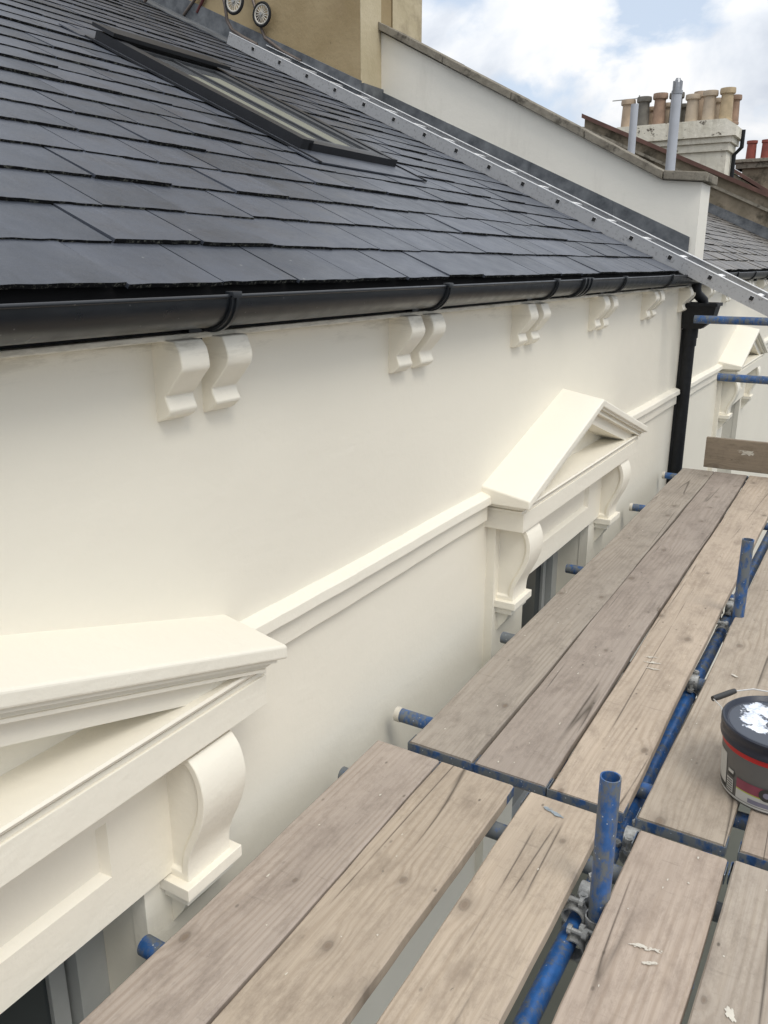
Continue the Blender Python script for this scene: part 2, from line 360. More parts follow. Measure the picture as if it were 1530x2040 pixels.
def tube(bm, pts, r, seg=16, caps=True, mi=0):
    pts = [Vector(p) for p in pts]; rings = []
    ref = None
    for i, p in enumerate(pts):
        d = (pts[min(i+1, len(pts)-1)] - pts[max(i-1, 0)]).normalized()
        if ref is None: ref = Vector((0, 0, 1)) if abs(d.z) < .9 else Vector((1, 0, 0))
        u = d.cross(ref).normalized(); v = u.cross(d).normalized(); ref = v
        rr = r[i] if isinstance(r, (list, tuple)) else r
        rings.append([bm.verts.new(p + u*rr*cos(2*pi*k/seg) + v*rr*sin(2*pi*k/seg)) for k in range(seg)])
    for a, b in zip(rings, rings[1:]):
        for k in range(seg): bm.faces.new((a[k], a[(k+1) % seg], b[(k+1) % seg], b[k])).material_index = mi
    if caps:
        bm.faces.new(list(reversed(rings[0]))).material_index = mi; bm.faces.new(rings[-1]).material_index = mi
def hollow(bm, p0, p1, r, t=.0035, seg=28, mi=0):
    "an open-ended tube with wall thickness"
    p0 = Vector(p0); p1 = Vector(p1); d = (p1-p0).normalized()
    ref = Vector((0, 0, 1)) if abs(d.z) < .9 else Vector((1, 0, 0)); u = d.cross(ref).normalized(); v = u.cross(d)
    R = lambda p, q: [bm.verts.new(p + u*q*cos(2*pi*k/seg) + v*q*sin(2*pi*k/seg)) for k in range(seg)]
    n = max(1, int((p1-p0).length/.25))
    outr = [R(p0.lerp(p1, i/n), r) for i in range(n+1)]; inn = [R(p0.lerp(p1, i/n), r-t) for i in range(n+1)]
    def strip(a, b):
        for k in range(seg): bm.faces.new((a[k], a[(k+1) % seg], b[(k+1) % seg], b[k])).material_index = mi
    for a, b in zip(outr, outr[1:]): strip(a, b)
    for a, b in zip(inn, inn[1:]): strip(b, a)
    strip(inn[0], outr[0]); strip(outr[-1], inn[-1])
def lathe(bm, prof, c=(0, 0, 0), seg=40, a0=0., a1=2*pi, mi=0, cap=True):
    full = abs(a1-a0-2*pi) < 1e-6; n = seg if full else seg+1
    rings = [[bm.verts.new((c[0]+r*cos(a0+(a1-a0)*k/seg), c[1]+r*sin(a0+(a1-a0)*k/seg), c[2]+z)) for k in range(n)] for r, z in prof]
    for a, b in zip(rings, rings[1:]):
        for k in range(seg): bm.faces.new((a[k], a[(k+1) % n], b[(k+1) % n], b[k])).material_index = mi
    if full and cap:
        bm.faces.new(list(reversed(rings[0]))).material_index = mi; bm.faces.new(rings[-1]).material_index = mi
def blob(bm, cx_, cy_, rx, ry, z, seed, mi, ang=0., n=22, rough=.35):
    r = random.Random(seed); ph = [r.uniform(0, 6.28) for _ in range(5)]
    vs_ = []
    for k in range(n):
        t = 2*pi*k/n; q = 1+rough*sum(sin((j+2)*t+ph[j])/(j+1.5) for j in range(5)); q = max(.15, q)
        x, y = rx*q*cos(t), ry*q*sin(t); vs_.append(bm.verts.new((cx_+x*cos(ang)-y*sin(ang), cy_+x*sin(ang)+y*cos(ang), z)))
    c = bm.verts.new((cx_, cy_, z))
    for k in range(n): bm.faces.new((vs_[k], vs_[(k+1) % n], c)).material_index = mi

WY = 1.34          # facade plane
GZ = -7.0          # street level
SL = .47           # roof slope
RY, RZ = 1.25, -.047
def roof_z(y): return RZ + SL*(y-RY)
CT, ST = cos(atan(SL)), sin(atan(SL))

# ------------------------------------------------------------------ ground
b = B(); s = 900; vs_ = [b.verts.new(p) for p in ((-s, -s, GZ), (s, -s, GZ), (s, s, GZ), (-s, s, GZ))]; b.faces.new(vs_)
tag(obj('pavement', b, PAVE), kind='structure')
b = B(); box(b, -200, 200, -12.0, -4.2, GZ-.3, GZ+.004); tag(obj('road', b, ASPH), kind='structure')
b = B(); box(b, -200, 200, -4.2, -4.05, GZ-.3, GZ+.12, .01); tag(obj('kerb', b, COPING), kind='structure')

# ------------------------------------------------------------------ house pieces
def facade(parent, x0, x1, wins, zb=GZ):
    b = B(); xs = x0; T = 1.62
    for (a, c, z0, z1) in wins:
        box(b, xs, a, WY, T, zb, -.06); box(b, a, c, WY, T, z1, -.06); box(b, a, c, WY, T, zb, z0); xs = c
    box(b, xs, x1, WY, T, zb, -.06)
    bmesh.ops.remove_doubles(b, verts=b.verts, dist=1e-5)
    return obj('wall', b, WALL, parent)
BRK = [(1.345, -.145), (1.272, -.150), (1.262, -.168), (1.254, -.190), (1.256, -.208), (1.266, -.224), (1.300, -.262), (1.309, -.270), (1.305, -.282),
       (1.298, -.300), (1.304, -.310), (1.322, -.323), (1.345, -.326)]
def smoothen(P, hard, m=4):
    "Catmull-Rom through the profile, keeping the listed corners sharp"
    Q = []
    n = len(P)
    for i in range(n-1):
        p1, p2 = P[i], P[i+1]
        p0 = P[i-1] if i > 0 and i not in hard else p1; p3 = P[i+2] if i+2 < n and (i+1) not in hard else p2
        if i in hard and i+1 in hard: Q.append(p1); continue
        for k in range(m):
            t = k/m
            Q.append(tuple(.5*((2*p1[c])+(-p0[c]+p2[c])*t+(2*p0[c]-5*p1[c]+4*p2[c]-p3[c])*t*t+(-p0[c]+3*p1[c]-3*p2[c]+p3[c])*t*t*t) for c in (0, 1)))
    Q.append(P[-1]); return Q
def cornice_bracket(parent, x, w=.085):
    b = B(); n = 6
    r = random.Random(int(x*977))
    P = [(y + r.uniform(-.0022, .0022), z + r.uniform(-.0022, .0022)) for y, z in BRK]
    P = smoothen(P, (0, 1, 6, 7, 9, 12), 3)
    prism_x(b, P, x, x+w)
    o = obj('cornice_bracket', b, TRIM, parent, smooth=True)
    m = o.modifiers.new('soft', 'BEVEL'); m.width = .004; m.segments = 2; m.limit_method = 'ANGLE'; m.angle_limit = radians(45)
    return o
STR = [(WY+.005, -.889), (1.304, -.903), (1.2985, -.908), (1.296, -.938), (1.303, -.943), (1.318, -.947), (1.318, -1.014), (1.324, -1.020), (WY+.005, -1.024)]
def string_course(parent, x0, x1):
    b = B(); n = max(2, int((x1-x0)/.06)); r = random.Random(int(x0*71)); prev = None
    for i in range(n+1):
        x = x0+(x1-x0)*i/n; w1 = .0016*sin(x*5.3)+r.uniform(-.0009, .0009); w2 = r.uniform(-.0007, .0007)
        ring = [b.verts.new((x, y+(w2 if y < WY else 0), z+w1)) for y, z in STR]
        if prev:
            for k in range(len(STR)): b.faces.new((prev[k], prev[(k+1) % len(STR)], ring[(k+1) % len(STR)], ring[k]))
        else: b.faces.new(list(reversed(ring)))
        prev = ring
    b.faces.new(prev); return obj('string_course', b, TRIM, parent)

def chevron(b, x0, x1, mid, zt, rise, drop, th, yf, yb, back=0., ins=0.):
    "a raking band: top line zt at the tips to zt+rise at mid, lowered by drop, th thick, from yf back to yb"
    hl = mid-x0; hr = x1-mid
    a0, a1 = x0+ins, x1-ins
    zl = zt + rise*(ins/hl) - drop; zr = zt + rise*(ins/hr) - drop; zm = zt+rise-drop
    F = [(a0, zl), (mid, zm), (a1, zr), (a1, zr-th), (mid, zm-th), (a0, zl-th)]
    A = [(x, yf, z) for x, z in F]
    C = [(x, yb, z+(back if i < 3 else 0)) for i, (x, z) in enumerate(F)]
    a = [b.verts.new(p) for p in A]; c = [b.verts.new(p) for p in C]
    for q in ((0, 1, 4, 5), (1, 2, 3, 4)):
        b.faces.new([a[i] for i in q]); b.faces.new([c[i] for i in reversed(q)])
    for i in range(6): b.faces.new((a[i], c[i], c[(i+1) % 6], a[(i+1) % 6]))
def console(parent, x0, x1):
    P = [(1.335, -1.053), (1.195, -1.053), (1.175, -1.075), (1.162, -1.105), (1.156, -1.140), (1.158, -1.175), (1.168, -1.215), (1.184, -1.255), (1.202, -1.292),
         (1.216, -1.325), (1.222, -1.355), (1.224, -1.396), (1.335, -1.396)]
    def inset(P, d):
        Q = []; n = len(P)
        for i in range(n):
            a_, p, c_ = Vector(P[i-1]), Vector(P[i]), Vector(P[(i+1) % n])
            e1 = (p-a_).normalized(); e2 = (c_-p).normalized(); n1 = Vector((-e1.y, e1.x)); n2 = Vector((-e2.y, e2.x))
            m = (n1+n2).normalized(); Q.append(tuple(p + m*d/max(.35, m.dot(n1))))
        return Q
    H = (0, 1, 11, 12)
    P1 = smoothen(P, H, 4); P2 = smoothen(inset(P, .019), H, 4); P3 = smoothen(inset(P, .027), H, 4); N = len(P1)
    b = B()
    rings = [[b.verts.new((x, y, z)) for y, z in Q] for x, Q in ((x0+.010, P3), (x0, P2), (x0, P1), (x1, P1), (x1, P2), (x1-.010, P3))]
    for ra, rb in zip(rings, rings[1:]):
        for i in range(N): b.faces.new((ra[i], ra[(i+1) % N], rb[(i+1) % N], rb[i]))
    b.faces.new(list(reversed(rings[0]))); b.faces.new(rings[-1])
    o = obj('console', b, TRIM, parent, smooth=True)
    m = o.modifiers.new('soft', 'BEVEL'); m.width = .003; m.segments = 2; m.limit_method = 'ANGLE'; m.angle_limit = radians(50)
    b = B()
    box(b, x0-.022, x1+.022, 1.205, 1.345, -1.426, -1.394, .002); box(b, x0-.008, x1+.008, 1.224, 1.345, -1.456, -1.426, .002)
    prism_x(b, [(1.345, -1.456), (1.24, -1.456), (1.262, -1.50), (1.30, -1.55), (1.345, -1.60)], x0+.01, x1-.01)
    obj('console_foot', b, TRIM, o)
    return o
def pediment(parent, x0, x1, cons, wx, zt=-.905, rise=.285, panel=None, Yf=1.135):
    mid = (x0+x1)/2
    b = B()
    chevron(b, x0, x1, mid, zt, rise, 0., .036, Yf, WY+.01, .040)
    ped = obj('window_pediment', b, TRIM, parent)
    m = ped.modifiers.new('soft', 'BEVEL'); m.width = .0065; m.segments = 3; m.limit_method = 'ANGLE'; m.angle_limit = radians(40)
    b = B()
    chevron(b, x0, x1, mid, zt, rise, .036, .010, Yf+.012, WY+.01, 0, .03)
    chevron(b, x0, x1, mid, zt, rise, .046, .016, Yf+.030, WY+.01, 0, .05)
    chevron(b, x0, x1, mid, zt, rise, .062, .008, Yf+.024, WY+.01, 0, .06)
    chevron(b, x0, x1, mid, zt, rise, .070, .055, Yf+.052, WY+.01, 0, .09)
    obj('raking_moulding', b, TRIM, ped)
    b = B(); prism_y(b, [(x0+.1, zt-.03), (mid, zt+rise-.08), (x1-.1, zt-.03)], 1.30, WY+.01); obj('tympanum', b, TRIM, ped)
    b = B()
    ov = .012
    prism_x(b, [(WY+.01, zt-.022), (1.30, zt-.024), (Yf+.022+ov, zt-.034), (Yf+.018+ov, zt-.040), (Yf+.022+ov, zt-.048), (WY+.01, zt-.048)], x0+.022, x1-.022)
    box(b, x0+.046, x1-.046, Yf+.044+ov, WY+.01, zt-.058, zt-.048)
    box(b, x0+.034, x1-.034, Yf+.032+ov, WY+.01, zt-.070, zt-.058, .002)
    box(b, x0+.042, x1-.042, Yf+.038, WY+.01, zt-.150, zt-.070, .002)
    obj('cornice', b, TRIM, ped)
    # frieze with a sunk panel above the opening
    px0, px1 = panel
    b = B(); fz0, fz1 = -1.388, zt-.148
    pz0, pz1 = -1.280, -1.140
    fx0, fx1 = cons[0][1]-.03, cons[1][0]+.03
    box(b, fx0, px0, 1.28, WY+.01, fz0, fz1); box(b, px1, fx1, 1.28, WY+.01, fz0, fz1)
    box(b, px0, px1, 1.28, WY+.01, pz1, fz1); box(b, px0, px1, 1.28, WY+.01, fz0, pz0)
    loft(b, [(px0, 1.28, pz0), (px1, 1.28, pz0), (px1, 1.28, pz1), (px0, 1.28, pz1)], [(px0+.012, 1.303, pz0+.012), (px1-.012, 1.303, pz0+.012), (px1-.012, 1.303, pz1-.01), (px0+.012, 1.303, pz1-.01)], caps=False)
    vs_ = [b.verts.new(p) for p in [(px0+.012, 1.303, pz0+.012), (px1-.012, 1.303, pz0+.012), (px1-.012, 1.303, pz1-.01), (px0+.012, 1.303, pz1-.01)]]; b.faces.new(vs_)
    obj('frieze', b, TRIM, ped)
    b = B()
    box(b, cons[0][0]-.035, wx[0]+.003, 1.300, WY+.01, -3.2, fz1, .002); obj('architrave', b, TRIM, ped)
    b = B(); box(b, wx[1]-.003, cons[1][1]+.035, 1.300, WY+.01, -3.2, fz1, .002); obj('architrave', b, TRIM, ped)
    for c in cons: console(ped, *c)
    return ped
def window(parent, x0, x1, z0, z1, y=1.47):
    b = B()
    box(b, x0, x0+.085, y, y+.12, z0, z1, .002); box(b, x1-.085, x1, y, y+.12, z0, z1, .002)
    box(b, x0+.085, x1-.085, y, y+.12, z1-.07, z1, .002); box(b, x0+.085, x1-.085, y, y+.12, z0, z0+.08, .002)
    w = obj('window', b, FRAMEW, parent)
    b = B(); g = .095
    for (a, c, zz0, zz1, yy) in ((x0+g, x1-g, (z0+z1)/2-.02, z1-.08, y+.035), (x0+g, x1-g, z0+.08, (z0+z1)/2+.02, y+.075)):
        box(b, a, a+.045, yy, yy+.035, zz0, zz1, .002); box(b, c-.045, c, yy, yy+.035, zz0, zz1, .002)
        box(b, a+.045, c-.045, yy, yy+.035, zz1-.05, zz1, .002); box(b, a+.045, c-.045, yy, yy+.035, zz0, zz0+.05, .002)
        m = (a+c)/2; box(b, m-.011, m+.011, yy+.004, yy+.03, zz0+.05, zz1-.05, .001)
    obj('sash', b, FRAMEW, w)
    b = B(); box(b, x0+g+.01, x1-g-.01, y+.05, y+.056, (z0+z1)/2, z1-.1); box(b, x0+g+.01, x1-g-.01, y+.09, y+.096, z0+.1, (z0+z1)/2)
    obj('pane', b, GLASS, w)
    b = B(); box(b, x0-.05, x1+.05, 1.22, 1.50, z0-.08, z0, .006); obj('sill', b, TRIM, w)
    return w

def slates(parent, x0, x1, s1, mat, seed, gauge=.197, w=.27, s0=0., phase=.006, rough=1., skip=None):
    r = random.Random(seed); b = B(); n = int((s1-s0)/gauge); L = .40
    e = Vector((0, CT, ST)); nn = Vector((0, -ST, CT))
    ev = Vector((0, RY, RZ))
    for i in range(n):
        s_ = s0+i*gauge; x = x0 - w + ((phase + (i % 2)*w*.5) % w)
        while x < x1:
            gp = r.uniform(.0018, .0046)*rough; a, c = max(x+gp, x0), min(x+w-gp, x1)
            x += w
            if c-a < .02: continue
            js = r.uniform(-.004, .004)*rough; lift = r.choice((0, 0, .001, .002, .005))*rough; tw = r.uniform(-.004, .004)*rough
            if i and r.random() < .02: js -= r.uniform(.008, .02)
            t = .0095
            if skip and skip(i, (a+c)/2): js -= .035
            top = []; bot = []
            m = 9
            for k in range(m+1):
                xx = a+(c-a)*k/m; sj = s_ + js + tw*(k/m-.5) + r.uniform(-.0022, .0022)*rough
                h0 = .016+lift
                top.append((ev + e*sj + nn*h0 + Vector((xx, 0, 0)))); bot.append((ev + e*(sj+.0015) + nn*(h0-t) + Vector((xx, 0, 0))))
            sb = s_+L if i < n-1 else s_+gauge
            tb = [ev + e*sb + nn*.0025 + Vector((xx, 0, 0)) for xx in (a, c)]
            tv = [b.verts.new(p) for p in top]; bv = [b.verts.new(p) for p in bot]; uv = [b.verts.new(p) for p in tb]; lv = [b.verts.new(p - nn*.004) for p in tb]
            b.faces.new(tv + [uv[1], uv[0]]); b.faces.new(list(reversed(bv)) + [lv[0], lv[1]])
            for k in range(m): b.faces.new((tv[k], bv[k], bv[k+1], tv[k+1])).material_index = 1
            b.faces.new((tv[0], uv[0], lv[0], bv[0])); b.faces.new((tv[-1], bv[-1], lv[1], uv[1]))
    return b
def gutter(parent, x0, x1, clips, unions):
    yc, zc_, R = 1.255, -.060, .066
    def half(b, xa, xb, ro, ri, a0=0., a1=pi, lip=True):
        n = 20; P = []
        for k in range(n+1): t = a0+(a1-a0)*k/n; P.append((yc+ro*cos(t), zc_-ro*sin(t)))
        for k in range(n, -1, -1): t = a0+(a1-a0)*k/n; P.append((yc+ri*cos(t), zc_-ri*sin(t)))
        A = [(xa, y, z) for y, z in P]; C = [(xb, y, z) for y, z in P]
        a = [b.verts.new(p) for p in A]; c = [b.verts.new(p) for p in C]; N = len(P)
        for i in range(N): b.faces.new((a[i], a[(i+1) % N], c[(i+1) % N], c[i]))
        for k in range(n): b.faces.new((a[k], a[k+1], a[N-2-k], a[N-1-k])); b.faces.new((c[k+1], c[k], c[N-1-k], c[N-2-k]))
    b = B(); half(b, x0, x1, R, R-.004)
    for xa in (x0, x1-.005):                                     # closed ends
        box(b, xa, xa+.005, yc-.05, yc+.05, zc_-.035, zc_)
    tube(b, [(x0, yc-R+.001, zc_), (x1, yc-R+.001, zc_)], .0045, 10)
    g = obj('gutter', b, BLACKP, parent, smooth=True)
    for x in clips:
        b = B(); half(b, x-.014, x+.014, R+.007, R+.001); half(b, x-.004, x+.004, R+.011, R+.006)
        box(b, x-.014, x+.014, yc-R-.011, yc-R+.012, zc_-.004, zc_+.010, .002)
        box(b, x-.02, x+.02, yc+.05, 1.335, zc_-.10, zc_+.01); obj('gutter_clip', b, BLACKP, g, smooth=True)
    for x in unions:
        b = B(); half(b, x-.06, x+.06, R+.006, R+.001)
        for d in (-.05, 0, .05): half(b, x+d-.009, x+d+.009, R+.012, R+.005); box(b, x+d-.009, x+d+.009, yc-R-.012, yc-R+.01, zc_-.004, zc_+.009, .002)
        obj('gutter_union', b, BLACKP, g, smooth=True)
    return g

# ================================================================== HOUSE 1
house = thing('terraced_house', 'freshly painted cream terraced house with dark slate roof, black gutter and rooflight', 'house', (3.4, 2.5, GZ),)
def P_(o):                                       # keep world placement when parenting to an Empty away from the origin
    o.matrix_parent_inverse = Matrix.Translation(-Vector(o.parent.location)) if o.parent else Matrix()
    return o
_old_obj = obj
def obj(name, bm, mats, parent=None, smooth=False, loc=None):
    o = _old_obj(name, bm, mats, parent, smooth, loc)
    if parent is not None and parent.type == 'EMPTY': o.matrix_parent_inverse = Matrix.Translation(-Vector(parent.location))
    return o
W1 = (-.02, 1.07, -3.1, -1.388); W2 = (3.43, 4.42, -3.1, -1.388)
facade(house, -3.2, 6.83, [W1, W2])
for x in (1.265, 2.253, 3.245, 4.28, 5.33, 6.36):
    cornice_bracket(house, x); cornice_bracket(house, x+.145)
pediment(house, -.40, 1.445, [(-.25, -.10), (1.137, 1.282)], (-.02, 1.07), zt=-.888, rise=.285, panel=(.07, .97), Yf=1.145)
pediment(house, 3.005, 4.885, [(3.11, 3.265), (4.53, 4.685)], (3.43, 4.42), zt=-.905, rise=.285, panel=(3.53, 4.31), Yf=1.13)
string_course(house, -3.2, -.38); string_course(house, 1.42, 3.02); string_course(house, 4.87, 6.53)
window(house, -.02, 1.07, -3.1, -1.388); window(house, 3.43, 4.42, -3.1, -1.388)
# small offcut under the eaves: fascia and old mortar fillet
b = B(); box(b, -3.2, 6.83, 1.322, WY-.002, -.138, -.034); obj('fascia', b, IRON, house)
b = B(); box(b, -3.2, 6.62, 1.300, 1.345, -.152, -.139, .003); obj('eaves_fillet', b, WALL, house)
# roof deck and slates
b = B(); RT = 7.0
prism_x(b, [(RY+.045, roof_z(RY+.045)-.012), (RT, roof_z(RT)-.012), (12.5, roof_z(RT)-.012-SL*5.5), (12.5, -1), (RY+.045, roof_z(RY+.045)-.05)], -3.2, 6.72)
roof = obj('roof', b, DARK, house)
b = slates(roof, -3.2, 6.70, 6.3, SLATE, 5, phase=.006+.0, skip=lambda i, x: i == 2 and 1.02 < x < 1.19)
obj('slates', b, [SLATE, EDGE], roof)
g1 = gutter(house, -3.2, 6.60, [-.62, .37, 1.364, 2.362, 3.345, 4.359, 5.414], [3.74])
# gutter outlet, swan neck, hopper and downpipe
dp = B(); hollow(dp, (6.60, 1.283, -.50), (6.60, 1.283, GZ), .046, .004)
for z in (-.55, -2.3, -4.2): hollow(dp, (6.60, 1.283, z+.03), (6.60, 1.283, z-.03), .053, .008)
down = obj('downpipe', dp, IRON, house, smooth=True)
b = B(); box(b, 6.572, 6.64, 1.312, 1.3405, GZ, -.46); obj('painted_back', b, IRON, down)
b = B(); tube(b, [(6.53, 1.257, -.10), (6.53, 1.257, -.16), (6.55, 1.25, -.20), (6.59, 1.21, -.245), (6.60, 1.20, -.30)], .036, 16)
obj('outlet_neck', b, IRON, down, smooth=True)
b = B()
loft(b, [(6.50, 1.10, -.275), (6.70, 1.10, -.275), (6.70, 1.335, -.275), (6.50, 1.335, -.275)], [(6.52, 1.12, -.385), (6.68, 1.12, -.385), (6.68, 1.335, -.385), (6.52, 1.335, -.385)], caps=False)
loft(b, [(6.52, 1.12, -.385), (6.68, 1.12, -.385), (6.68, 1.335, -.385), (6.52, 1.335, -.385)], [(6.54, 1.20, -.45), (6.66, 1.20, -.45), (6.66, 1.335, -.45), (6.54, 1.335, -.45)], caps=True)
tube(b, [(6.60, 1.28, -.44), (6.60, 1.28, -.52)], .056, 20)
box(b, 6.49, 6.71, 1.09, 1.106, -.285, -.262); box(b, 6.49, 6.506, 1.106, 1.335, -.285, -.262); box(b, 6.694, 6.71, 1.106, 1.335, -.285, -.262)
obj('hopper', b, IRON, down)
# flashings
b = B(); xl = 6.66
FT = [(1.372, .205), (4.062, 1.446)]
prism_x(b, [(1.372, roof_z(1.372)+.01), (4.07, roof_z(4.07)+.01), (4.062, 1.446), (1.372, .205)], xl+.012, xl+.05)
prism_x(b, [(1.30, roof_z(1.30)+.018), (4.07, roof_z(4.07)+.018), (4.07, roof_z(4.07)+.024), (1.30, roof_z(1.30)+.024)], 6.52, xl+.012)
for yy in (1.95, 2.65, 3.4):
    z = .205+(yy-1.372)*.4613; prism_x(b, [(yy, z-.16), (yy+.008, z-.157), (yy+.008, z+.003), (yy, z)], xl+.008, xl+.014)
obj('flashing', b, LEAD, house)
b = B()
prism_x(b, [(4.05, roof_z(4.05)+.01), (7.2, roof_z(7.2)+.01), (7.2, roof_z(7.2)+.17), (4.05, 1.472)], 6.338, 6.372)
box(b, 6.372, 6.70, 4.03, 4.058, 1.25, 1.455)
prism_x(b, [(4.9, roof_z(4.9)+.020), (7.0, roof_z(7.0)+.020), (7.0, roof_z(7.0)+.030), (4.9, roof_z(4.9)+.030)], 5.98, 6.34)
obj('flashing', b, LEAD, house)
# parapet party wall with coping
b = B()
prism_x(b, [(1.325, -.12), (1.325, .583), (1.60, .610), (4.07, 1.905), (4.07, 1.0), (1.50, -.12)], 6.69, 7.02)
par = obj('parapet', b, PARA, house)
def coping_run(pts, x0, x1, th, piece, seed, mat, parent, name='coping'):
    r = random.Random(seed); b = B()
    for (ya, za), (yb, zb) in zip(pts, pts[1:]):
        L = sqrt((yb-ya)**2+(zb-za)**2); n = max(1, round(L/piece))
        for i in range(n):
            f0, f1 = i/n, (i+1)/n; g = .003/L; dx = r.uniform(-.003, .003); dz = r.uniform(-.003, .003)
            A = (ya+(yb-ya)*(f0+g*(i > 0)), za+(zb-za)*(f0+g*(i > 0))+dz); C = (ya+(yb-ya)*(f1-g), za+(zb-za)*(f1-g)+dz)
            prism_x(b, [A, C, (C[0], C[1]+th), (A[0], A[1]+th)], x0+dx, x1+dx)
    o = obj(name, b, mat, parent)
    m = o.modifiers.new('soft', 'BEVEL'); m.width = .006; m.segments = 2
    return o
coping_run([(1.285, .584), (1.595, .612)], 6.635, 7.07, .062, 1, 3, COPING, par)
coping_run([(1.60, .612), (4.055, 1.905)], 6.635, 7.07, .062, .62, 4, COPING, par)
# chimney stack
b = B()
box(b, 6.365, 6.865, 4.06, 8.2, 1.0, 4.6); box(b, 6.865, 6.885, 4.09, 8.2, 1.0, 4.6); box(b, 6.885, 7.41, 4.062, 8.2, .9, 4.6)
for f in b.faces: f.material_index = 0
ch = obj('chimney', b, [OCHRE, OCHRE2], house)
b = B(); box(b, 6.368, 6.690, 4.053, 4.0585, 1.44, 4.59); box(b, 6.888, 7.407, 4.055, 4.0605, 1.9, 4.59); obj('lit_face_skin', b, OCHRE2, ch)  # paler front skin; the light it catches is partly put into its colour
b = B(); box(b, 6.30, 7.47, 4.0, 8.26, 4.6, 4.75, .01); box(b, 6.25, 7.52, 3.95, 8.3, 4.75, 4.9, .01); obj('stack_cap', b, OCHRE2, ch)
# rooflight
def slope_pt(x, s_, h): return (x, RY+CT*s_-ST*h, RZ+ST*s_+CT*h)
def sbox(b, x0, x1, s0, s1, h0, h1, mi=0):
    A = [slope_pt(x0, s0, h0), slope_pt(x0, s1, h0), slope_pt(x0, s1, h1), slope_pt(x0, s0, h1)]
    C = [slope_pt(x1, s0, h0), slope_pt(x1, s1, h0), slope_pt(x1, s1, h1), slope_pt(x1, s0, h1)]
    loft(b, A, C, mi)
X0, X1, S0, S1 = 3.20, 4.04, 1.24, 2.62
b = B()
sbox(b, X0, X0+.085, S0, S1, .015, .066); sbox(b, X1-.055, X1, S0, S1, .015, .060)
sbox(b, X0+.055, X1-.055, S0, S0+.055, .015, .056); sbox(b, X0+.055, X1-.055, S1-.09, S1, .015, .080)
sky_l = tag(obj('rooflight', b, SKYF, house))
b = B(); sbox(b, X0-.006, X1+.01, S1-.13, S1+.03, .074, .092); obj('hood', b, SKYF, sky_l)
b = B()
sbox(b, X0+.055, X0+.085, S0+.055, S1-.09, .036, .055); sbox(b, X1-.13, X1-.055, S0+.055, S1-.09, .036, .053)
sbox(b, X0+.085, X1-.13, S0+.055, S0+.10, .036, .053); sbox(b, X0+.085, X1-.13, S1-.15, S1-.09, .036, .053)
mm = (X0+X1)/2-.02; sbox(b, mm-.012, mm+.012, S0+.10, S1-.15, .036, .050)
obj('sash', b, SKYR, sky_l)
b = B(); sbox(b, X0+.085, X1-.13, S0+.10, S1-.15, .032, .040); obj('glass', b, SKYG, sky_l)
b = B(); sbox(b, X0+.13, mm-.09, S0+.12, S1-.42, .040, .043); sbox(b, mm+.03, mm+.20, S0+.12, S1-.30, .040, .043); obj('blind', b, BLIND, sky_l)
b = B(); sbox(b, X0-.09, X1+.09, S0-.16, S0-.002, .017, .023); sbox(b, X0-.05, X0-.003, S0, S1+.06, .017, .022); sbox(b, X1+.003, X1+.05, S0, S1+.06, .017, .022)
sbox(b, X0-.09, X1+.09, S1+.002, S1+.16, .018, .024)
obj('apron_flashing', b, SLATE, sky_l)
for x in (X0-.062, X1+.055):
    b = B(); sbox(b, x, x+.010, S0-.17, S1, .019, .029); obj('flashing_edge', b, SKYF, sky_l)
# canted bay at the foot of the front, seen through the gaps in the boards
b = B(); prism = [(-.9, WY), (-.6, .35), (1.55, .35), (1.9, WY)]
loft(b, [(x, y, GZ) for x, y in prism], [(x, y, -4.3) for x, y in prism]); bay = obj('bay', b, WALL, house)
prism = [(-1.0, WY), (-.68, .25), (1.63, .25), (2.0, WY)]
b = B(); loft(b, [(x, y, -4.29) for x, y in prism], [(x, y, -4.18) for x, y in prism]); obj('bay_roof', b, BAYR, bay)

# ================================================================== HOUSE 2 (beyond the downpipe)
h2 = thing('terraced_house', 'cream terraced house beyond the black downpipe, its roof of brown-grey slates', 'house', (12, 2.5, GZ))
W3 = (8.78, 9.82, -3.1, -1.388)
facade(h2, 6.83, 18.9, [W3])
for x in (7.12, 8.17, 9.22, 10.27, 11.32, 12.4):
    cornice_bracket(h2, x); cornice_bracket(h2, x+.145)
pediment(h2, 8.37, 10.24, [(8.50, 8.66), (9.93, 10.09)], (8.78, 9.82), panel=(8.88, 9.72), Yf=1.13)
string_course(h2, 6.66, 8.39); string_course(h2, 10.22, 18.9); window(h2, 8.78, 9.82, -3.1, -1.388)
b = B(); box(b, 6.86, 18.9, 1.322, WY-.002, -.138, -.034); obj('fascia', b, IRON, h2)
b = B()
prism_x(b, [(RY+.045, roof_z(RY+.045)-.012), (RT, roof_z(RT)-.012), (12.5, roof_z(RT)-.012-SL*5.5), (12.5, -1), (RY+.045, roof_z(RY+.045)-.05)], 7.0, 19.0)
rf2 = obj('roof', b, DARK, h2)
b = slates(rf2, 7.022, 18.98, 6.3, SLATE_B, 8, phase=.1, rough=1.6); obj('slates', b, [SLATE_B, EDGE], rf2)
gutter(h2, 6.95, 18.9, [7.9, 8.95, 10.0, 11.05, 12.1], [])
